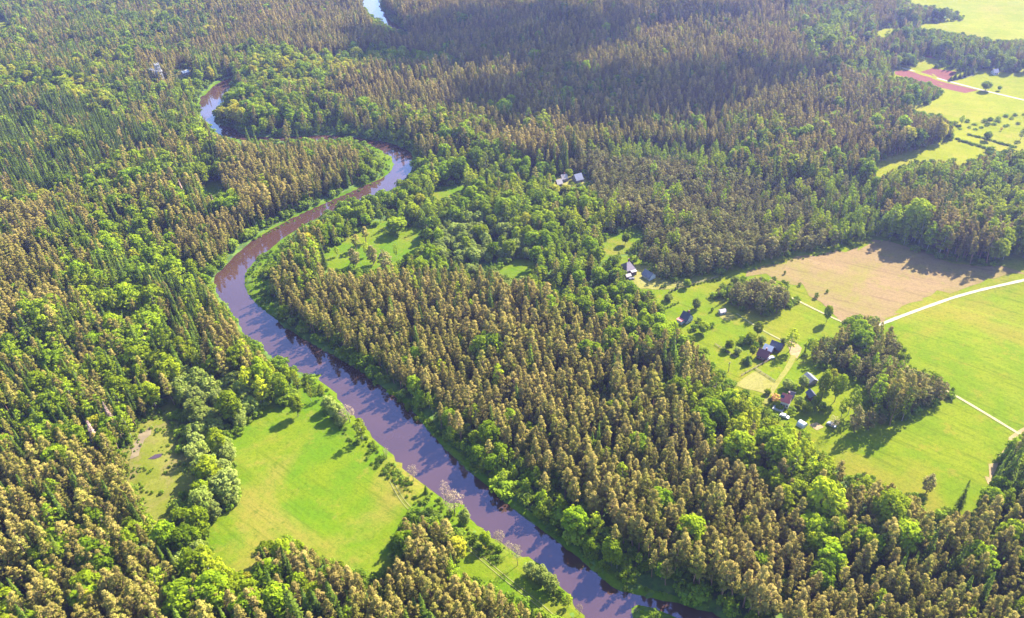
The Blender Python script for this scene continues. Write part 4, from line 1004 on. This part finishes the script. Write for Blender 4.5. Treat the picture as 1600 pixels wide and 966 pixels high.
house('farmhouse', 'purple-brown hip-roofed farmhouse at the left end of the upper farmyard', 'house', (973, 425), (989, 421), 9.5, 3., 4.6, 'w_brown', 'r_purple', hip=.62, porch=(1., -1, 3., 2.2, 'r_pale'))
house('barn', 'long grey barn with pale gable end in the upper farmyard', 'barn', (1006, 429), (1021, 438.5), 6.5, 2.6, 3.0, 'w_white', 'r_grey', win=0, chim=False)
house('shed', 'small pale-roofed shed below the hip-roofed farmhouse', 'shed', (977, 435), (985, 433), 3., 2.1, 1.1, 'w_red', 'r_pale', win=1, chim=False)
house('cottage', 'white gabled house with dark roof alone on the green slope', 'house', (1066, 498), (1079, 505), 6.6, 2.9, 4., 'w_white', 'r_dark', porch=(-1., -1, 3.2, 2.4, 'r_pink'))
house('shed', 'little shed with pale roof beside the dark pine grove', 'shed', (1123, 491), (1133, 488.5), 3.2, 2.1, 1.1, 'w_white', 'r_pale', win=1, chim=False)
house('red_house', 'long dark red house in front of the long dark barn', 'house', (1183, 556), (1202, 563), 6.4, 3.2, 3.2, 'w_red', 'r_red', win=4)
house('red_house_wing', 'dark red house wing with metal roof, its sun gleam painted pale, behind the long red house', 'house', (1193, 547), (1208, 553), 5.6, 2.9, 2.2, 'w_red', 'r_white', win=2, chim=False)  # whitish roof colour stands in for sunlight gleaming on the metal
house('barn', 'long dark barn with dark roof beside the tall birch', 'barn', (1203, 542), (1223, 549.5), 7., 2.7, 3., 'w_brown', 'r_dark', win=0, chim=False)
hI = house('pink_roof_house', 'two-storey pale house with bright pink-red roof at the village lane', 'house', (1219, 630), (1235, 635), 6.6, 4.6, 3.2, 'w_white', 'r_pink', win=3)
MB().box((-2., -4.3, .2), (4.6, 3.4, 1.)).build('terrace', M['concrete'], hI)
rw = MB().box((0, 0, 0), (1.8, 1.3, .1)).build('roof_window', M['glass'], hI); rw.location = (-1.7, -1.3, 4.6 * .86 + 3.2 * .76 * .48 + .24); rw.rotation_euler = (math.atan2(3.2, 3.3), 0, 0)
house('shed', 'dark-roofed outbuilding right behind the pink roofed house', 'shed', (1231, 620), (1241, 623), 5., 2.4, 1.9, 'w_brown', 'r_dark', win=1, chim=False)
house('shed', 'long grey-roofed shed left of the tall columnar trees', 'shed', (1258, 590), (1272, 603), 6., 2.3, 2.1, 'w_grey', 'r_grey', win=0, chim=False)
house('shed', 'small dark reddish shed below the long grey-roofed shed', 'shed', (1263, 617), (1271, 628), 4., 2.8, 2., 'w_red', 'r_dark', win=1, chim=False)
house('forest_house', 'pinkish-roofed house at the front of the forest clearing', 'house', (868.5, 291), (878, 289), 5.6, 2.8, 3., 'w_brown', 'r_pale', win=2, chim=False)
house('forest_house', 'small house with pale pink roof in the middle of the forest clearing', 'house', (876, 283), (886.5, 281.5), 5.6, 3., 3., 'w_grey', 'r_pale', win=2)
house('forest_barn', 'large building with blue-grey roof at the right of the forest clearing', 'barn', (896, 284.5), (909, 281.5), 8.5, 3., 4.2, 'w_grey', 'r_blue', win=2, chim=False)
house('visitor_house', 'white-roofed building in the clearing beside the treetop tower', 'house', (284, 118), (296.5, 115), 9., 3.2, 1.8, 'w_white', 'r_white', win=3, chim=False)
house('far_house', 'far house with bluish roof under the trees behind the red field', 'house', (1549, 116.5), (1558, 115.5), 6.5, 2.8, 3., 'w_white', 'r_blue', win=2, chim=False)

def car(label, c, c2, mt, cat='car'):
    P, _, rz = axis(c, c2); P = at(*c)[0]; e = root('parked_car', label, cat, P, rz)
    pr = [(-2.1, .35), (-2.15, .75), (-1.9, 1.0), (-1.35, 1.42), (.35, 1.45), (1.0, 1.0), (1.95, .85), (2.12, .6), (2.1, .35)]; n = len(pr)
    def ex(pr, w, z0=0): return [(x, -w, z) for x, z in pr] + [(x, w, z) for x, z in pr]
    MB().poly(ex(pr, .86), [tuple(range(n)), tuple(n + i for i in reversed(range(n)))] + [(i, n + i, n + (i + 1) % n, (i + 1) % n) for i in range(n)]).build('body', M[mt], e, .05)
    gl = [(-1.7, 1.02), (-1.25, 1.36), (.28, 1.38), (.85, 1.02)]
    MB().poly(ex(gl, .875), [(0, 1, 2, 3), (7, 6, 5, 4)] + [(i, 4 + i, 4 + (i + 1) % 4, (i + 1) % 4) for i in range(4)]).build('side_windows', M['glass'], e)
    MB().poly([(.42, -.75, 1.45), (1.02, -.75, 1.02), (1.02, .75, 1.02), (.42, .75, 1.45)], [(0, 1, 2, 3)]).build('windscreen', M['glass'], e)
    for x in (-1.3, 1.3):
        for y in (-.82, .82):
            w_ = MB().cyl((x, y, .33), .33, .2).build('wheel', M['tyre'], e); MB().cyl((x, y * 1.02, .33), .18, .21).build('rim', M['steel'], w_)
    for y in (-.6, .6): MB().box((2.08, y, .68), (.1, .35, .16)).build('headlight', M['trim'], e)
    return e
car('white car parked at the gable of the long red house', (1203.5, 561), (1209, 559), 'carwhite')
car('white car on the lawn below the pink roofed house', (1225.5, 652), (1231, 654), 'carwhite')
car('silver car under the thin tree beside the vegetable plot', (1299, 665.5), (1304, 668), 'carsilver')
car('dark car in the farmyard beside the small pale-roofed shed', (986, 437.5), (990, 436), 'r_dark')

c, Ln, rz = axis((1248, 662), (1257.5, 668)); e = root('greenhouse', 'white rounded polytunnel greenhouse beside the vegetable plot', 'greenhouse', c, rz)
pr = [(2. * math.cos(a), 2.1 * math.sin(a)) for a in np.linspace(0, math.pi, 13)]; n = 13
MB().poly([(-Ln / 2, y, z) for y, z in pr] + [(Ln / 2, y, z) for y, z in pr], [(i, i + 1, n + i + 1, n + i) for i in range(n - 1)] + [tuple(range(n)), tuple(n + i for i in reversed(range(n)))]).build('cover', M['film'], e)
f = MB()
for x in np.linspace(-Ln / 2 - .02, Ln / 2 + .02, 6):
    for i in range(n - 1): f.bar((x, pr[i][0] * 1.02, pr[i][1] * 1.02), (x, pr[i + 1][0] * 1.02, pr[i + 1][1] * 1.02), .06)
f.build('hoops', M['steel'], e); MB().box((Ln / 2 + .05, 0, .95), (.06, .9, 1.9)).build('door', M['trim'], e)

P = at(1217, 638.5)[0]; e = root('garden_table', 'white round garden table with seats on the terrace of the pink roofed house', 'table', P + [0, 0, .72], 0)
MB().cyl((0, 0, .74), .9, .06, 'z', 20).build('table_top', M['trim'], e); MB().cyl((0, 0, .36), .08, .72, 'z').build('leg', M['trim'], e); MB().cyl((0, 0, .03), .4, .05, 'z').build('foot', M['trim'], e)

P = at(1138, 581)[0]; h = height_for(1138, 581, 566); e = root('utility_pole', 'thin wooden utility pole alone on the slope above the pine wood', 'pole', P, .6)
MB().cyl((0, 0, h / 2 - .4), .16, h + .8, 'z', 8).build('pole', M['wood'], e); MB().box((0, 0, h - .6), (1.8, .12, .14)).build('crossarm', M['wood'], e)
for x in (-.8, 0, .8): MB().cyl((x, 0, h - .42), .06, .24, 'z', 8).build('insulator', M['trim'], e)

def fence(label, p, q, hgt=1.1, step=2.6, m='wood'):
    A, B = at([p[0], q[0]], [p[1], q[1]]); d = B - A; Ln = math.hypot(d[0], d[1]); n = max(2, int(Ln / step)); e = root('wooden_fence', label, 'fence', A, 0)
    T = [A + d * i / n for i in range(n + 1)]
    for t_ in T: t_[2] = height(t_[0:1], t_[1:2])[0]
    for t_ in T: MB().box(t_ - A + [0, 0, hgt / 2 - .1], (.16, .16, hgt + .2)).build('post', M[m], e)
    r = MB()
    for z in (.4, .75, 1.02):
        for a_, b_ in zip(T[:-1], T[1:]): r.bar(a_ - A + [0, 0, z * hgt], b_ - A + [0, 0, z * hgt], .09)
    r.build('rails', M[m], e)
fence('dark wooden fence between the slope and the tan garden plot', (1158, 588), (1204, 563))
fence('dark wooden fence at the right side of the tan garden plot', (1180, 577), (1211, 597))
fence('wooden fence along the upper farm lane', (1046, 456), (1122, 434))
fence('wooden fence on the lawn left of the red house garden', (1117, 539), (1150, 560))

# treetop tower and its walkway
P = at(257, 142)[0]; H_ = height_for(257, 142, 99); e = root('lookout_tower', 'tall steel lookout tower rising above the left-hand forest', 'tower', P, .5)
b0, b1 = 2.9, 1.7; lv = [H_ * .3, H_ * .45, H_ * .6, H_ * .72, H_ * .84, H_ * .95]
def cw(z): return b0 + (b1 - b0) * z / H_
for i, (sx, sy) in enumerate(((-1, -1), (1, -1), (1, 1), (-1, 1))):
    MB().bar((sx * b0, sy * b0, -.5), (sx * b1, sy * b1, H_), .42).build('leg', M['steel'], e)
br = MB(); zs = [0] + lv
for z0_, z1_ in zip(zs[:-1], zs[1:]):
    for (ax, ay), (bx_, by_) in (((-1, -1), (1, -1)), ((1, -1), (1, 1)), ((1, 1), (-1, 1)), ((-1, 1), (-1, -1))):
        br.bar((ax * cw(z0_), ay * cw(z0_), z0_), (bx_ * cw(z1_), by_ * cw(z1_), z1_), .16); br.bar((bx_ * cw(z0_), by_ * cw(z0_), z0_), (ax * cw(z1_), ay * cw(z1_), z1_), .16)
br.build('bracing', M['steel'], e)
for z in lv: MB().box((0, 0, z), (2 * cw(z) + (2.4 if z == lv[3] else .5), 2 * cw(z) + (2.4 if z == lv[3] else .5), .22)).build('platform', M['w_grey'], e)
st = MB()
for j, (z0_, z1_) in enumerate(zip(zs[:-1], zs[1:])): st.bar((-1.1 if j % 2 else 1.1, .5, z0_), (1.1 if j % 2 else -1.1, .5, z1_), .6)
st.build('stairs', M['w_grey'], e); MB().box((.2, -.2, H_ * .8), (1.1, 1.1, H_ * .36)).build('lift_shaft', M['r_white'], e)
rl = MB(); z = lv[-1]; q = cw(z) + .3
for a_, b_ in (((-q, -q), (q, -q)), ((q, -q), (q, q)), ((q, q), (-q, q)), ((-q, q), (-q, -q))): rl.bar((*a_, z + 1.2), (*b_, z + 1.2), .12); rl.bar((*a_, z), (*a_, z + 1.2), .12)
rl.build('railing', M['steel'], e)
zt = P[2] + lv[3]
A = ray_z([253], [110.5], zt)[0]; B = ray_z([233], [108.5], zt)[0]
A = P + np.array([0, 0, lv[3]]) + (B - A) / np.linalg.norm(B - A) * 3.4
e = root('treetop_walkway', 'raised steel treetop walkway leading left from the lookout tower', 'walkway', [A[0], A[1], P[2]], 0)
D = (B - A); D[2] = 0; A0 = np.array([0, 0, lv[3]]); S = np.array([-D[1], D[0], 0]); S /= np.linalg.norm(S)
dk = MB(); dk.bar(A0, A0 + D, .3); 
for s_ in (-.5, 0, .5): dk.bar(A0 + S * s_ * 1.6, A0 + D + S * s_ * 1.6, .35)
dk.build('deck', M['w_grey'], e)
for s_ in (-1, 1):
    r = MB(); r.bar(A0 + S * s_ * .95 + [0, 0, 1.2], A0 + D + S * s_ * .95 + [0, 0, 1.2], .1); r.bar(A0 + S * s_ * .95 + [0, 0, .65], A0 + D + S * s_ * .95 + [0, 0, .65], .06)
    for t in np.linspace(0, 1, 9): r.bar(A0 + D * t + S * s_ * .95, A0 + D * t + S * s_ * .95 + [0, 0, 1.2], .07)
    r.build('railing', M['steel'], e)
for t in (.3, .65, 1.): MB().bar(A0 * [1, 1, 0] + D * t - [0, 0, 3], A0 + D * t - [0, 0, .1], .4).build('support_post', M['steel'], e)


# ------------------------------------------------------------------ light, sky, haze, clouds, camera
SUN_EL, SUN_AZ = math.radians(39), math.radians(48)     # azimuth clockwise from +y
sd = np.array([math.cos(SUN_EL) * math.sin(SUN_AZ), math.cos(SUN_EL) * math.cos(SUN_AZ), math.sin(SUN_EL)])
sun = bpy.data.lights.new('sun', 'SUN'); sun.energy = 5.0; sun.angle = math.radians(.55); sun.color = (1, .93, .82)
so = bpy.data.objects.new('sun', sun); COL.objects.link(so)
so.rotation_euler = Vector(sd).to_track_quat('Z', 'Y').to_euler()
wd = bpy.data.worlds.new('World'); SC.world = wd; wd.use_nodes = True
nt = wd.node_tree; bg = nt.nodes['Background']; bg.inputs[1].default_value = .105
sk = nt.nodes.new('ShaderNodeTexSky'); sk.sky_type = 'NISHITA'; sk.sun_disc = False
sk.sun_elevation = SUN_EL; sk.sun_rotation = SUN_AZ; sk.air_density = 1.2; sk.dust_density = .5; sk.ozone_density = 3.5
nt.links.new(sk.outputs[0], bg.inputs[0])

bm = bmesh.new(); bmesh.ops.create_cube(bm, size=1)
for v in bm.verts: v.co = Vector((v.co.x * 6800, v.co.y * 4600 + 1250, -6 if v.co.z < 0 else 285))
me = bpy.data.meshes.new('haze'); bm.to_mesh(me); bm.free()
m, nt = mat('haze air'); vol = N(nt, 'ShaderNodeVolumePrincipled'); vol.inputs['Density'].default_value = .00011
vol.inputs['Color'].default_value = (.40, .43, 1., 1); vol.inputs['Anisotropy'].default_value = .55
o = N(nt, 'ShaderNodeOutputMaterial'); L(nt, vol.outputs[0], o.inputs['Volume'])
hz = link('haze', me, None, m); tag(hz, kind='stuff')

M['cloud'] = plain('cloud white', (.85, .85, .87), (.8, .8, .83), .01, 1.)
def cloud(px, py, rx, ry, ang, seed):
    """a flat-bottomed cumulus high up whose shadow falls on the wood seen at (px, py)"""
    B = ray_z([px], [py], 17.)[0]; t = 900 / sd[2]; c = B + sd * t
    g = np.random.default_rng(seed); bm = bmesh.new()
    for i in range(80):
        a = g.uniform(0, 6.28); r = math.sqrt(g.uniform()) * .92
        x, y = rx * r * math.cos(a), ry * r * math.sin(a); rr = (ry * .26) * g.uniform(.6, 1.15) * (1.15 - .5 * r)
        X = x * math.cos(ang) - y * math.sin(ang); Y = x * math.sin(ang) + y * math.cos(ang)
        bmesh.ops.create_icosphere(bm, subdivisions=3, radius=rr, matrix=Matrix.Translation((X, Y, rr * g.uniform(.15, .5))))
    from mathutils import noise as mn
    for v in bm.verts:
        d = mn.fractal(v.co * .02, 1., 2., 4) * 9; v.co += v.co.normalized() * d
        if v.co.z < -3: v.co.z = -3 + (v.co.z + 3) * .15
    me = bpy.data.meshes.new('cloud'); bm.to_mesh(me); bm.free(); me.shade_smooth()
    o = link('cloud', me, None, M['cloud']); o.location = c; tag(o, kind='stuff'); return o
cloud(775, 48, 150, 110, math.radians(-8), 1)
cloud(1030, 16, 120, 42, math.radians(-5), 4)
cloud(930, 136, 135, 68, math.radians(-4), 2)
cloud(1130, 116, 115, 46, math.radians(8), 3)

cam = bpy.data.cameras.new('camera'); co = bpy.data.objects.new('camera', cam); COL.objects.link(co)
cam.sensor_fit = 'HORIZONTAL'; cam.sensor_width = 36; cam.lens = 36 * FPX / PW; cam.clip_start = 1; cam.clip_end = 9000
R3 = Matrix((rt, up, -fw)).transposed(); co.matrix_world = Matrix.Translation(CAM) @ R3.to_4x4()
SC.camera = co
vs = SC.view_settings; vs.view_transform = 'Standard'; vs.look = 'None'; vs.exposure = 2.52; vs.gamma = 1; vs.use_curve_mapping = False
SC.cycles.max_bounces = 6; SC.cycles.diffuse_bounces = 3; SC.cycles.transmission_bounces = 3; SC.cycles.volume_bounces = 0; SC.cycles.glossy_bounces = 3
SC.cycles.use_adaptive_sampling = True
print('trees', len(kind), 'objects', len(SC.objects))
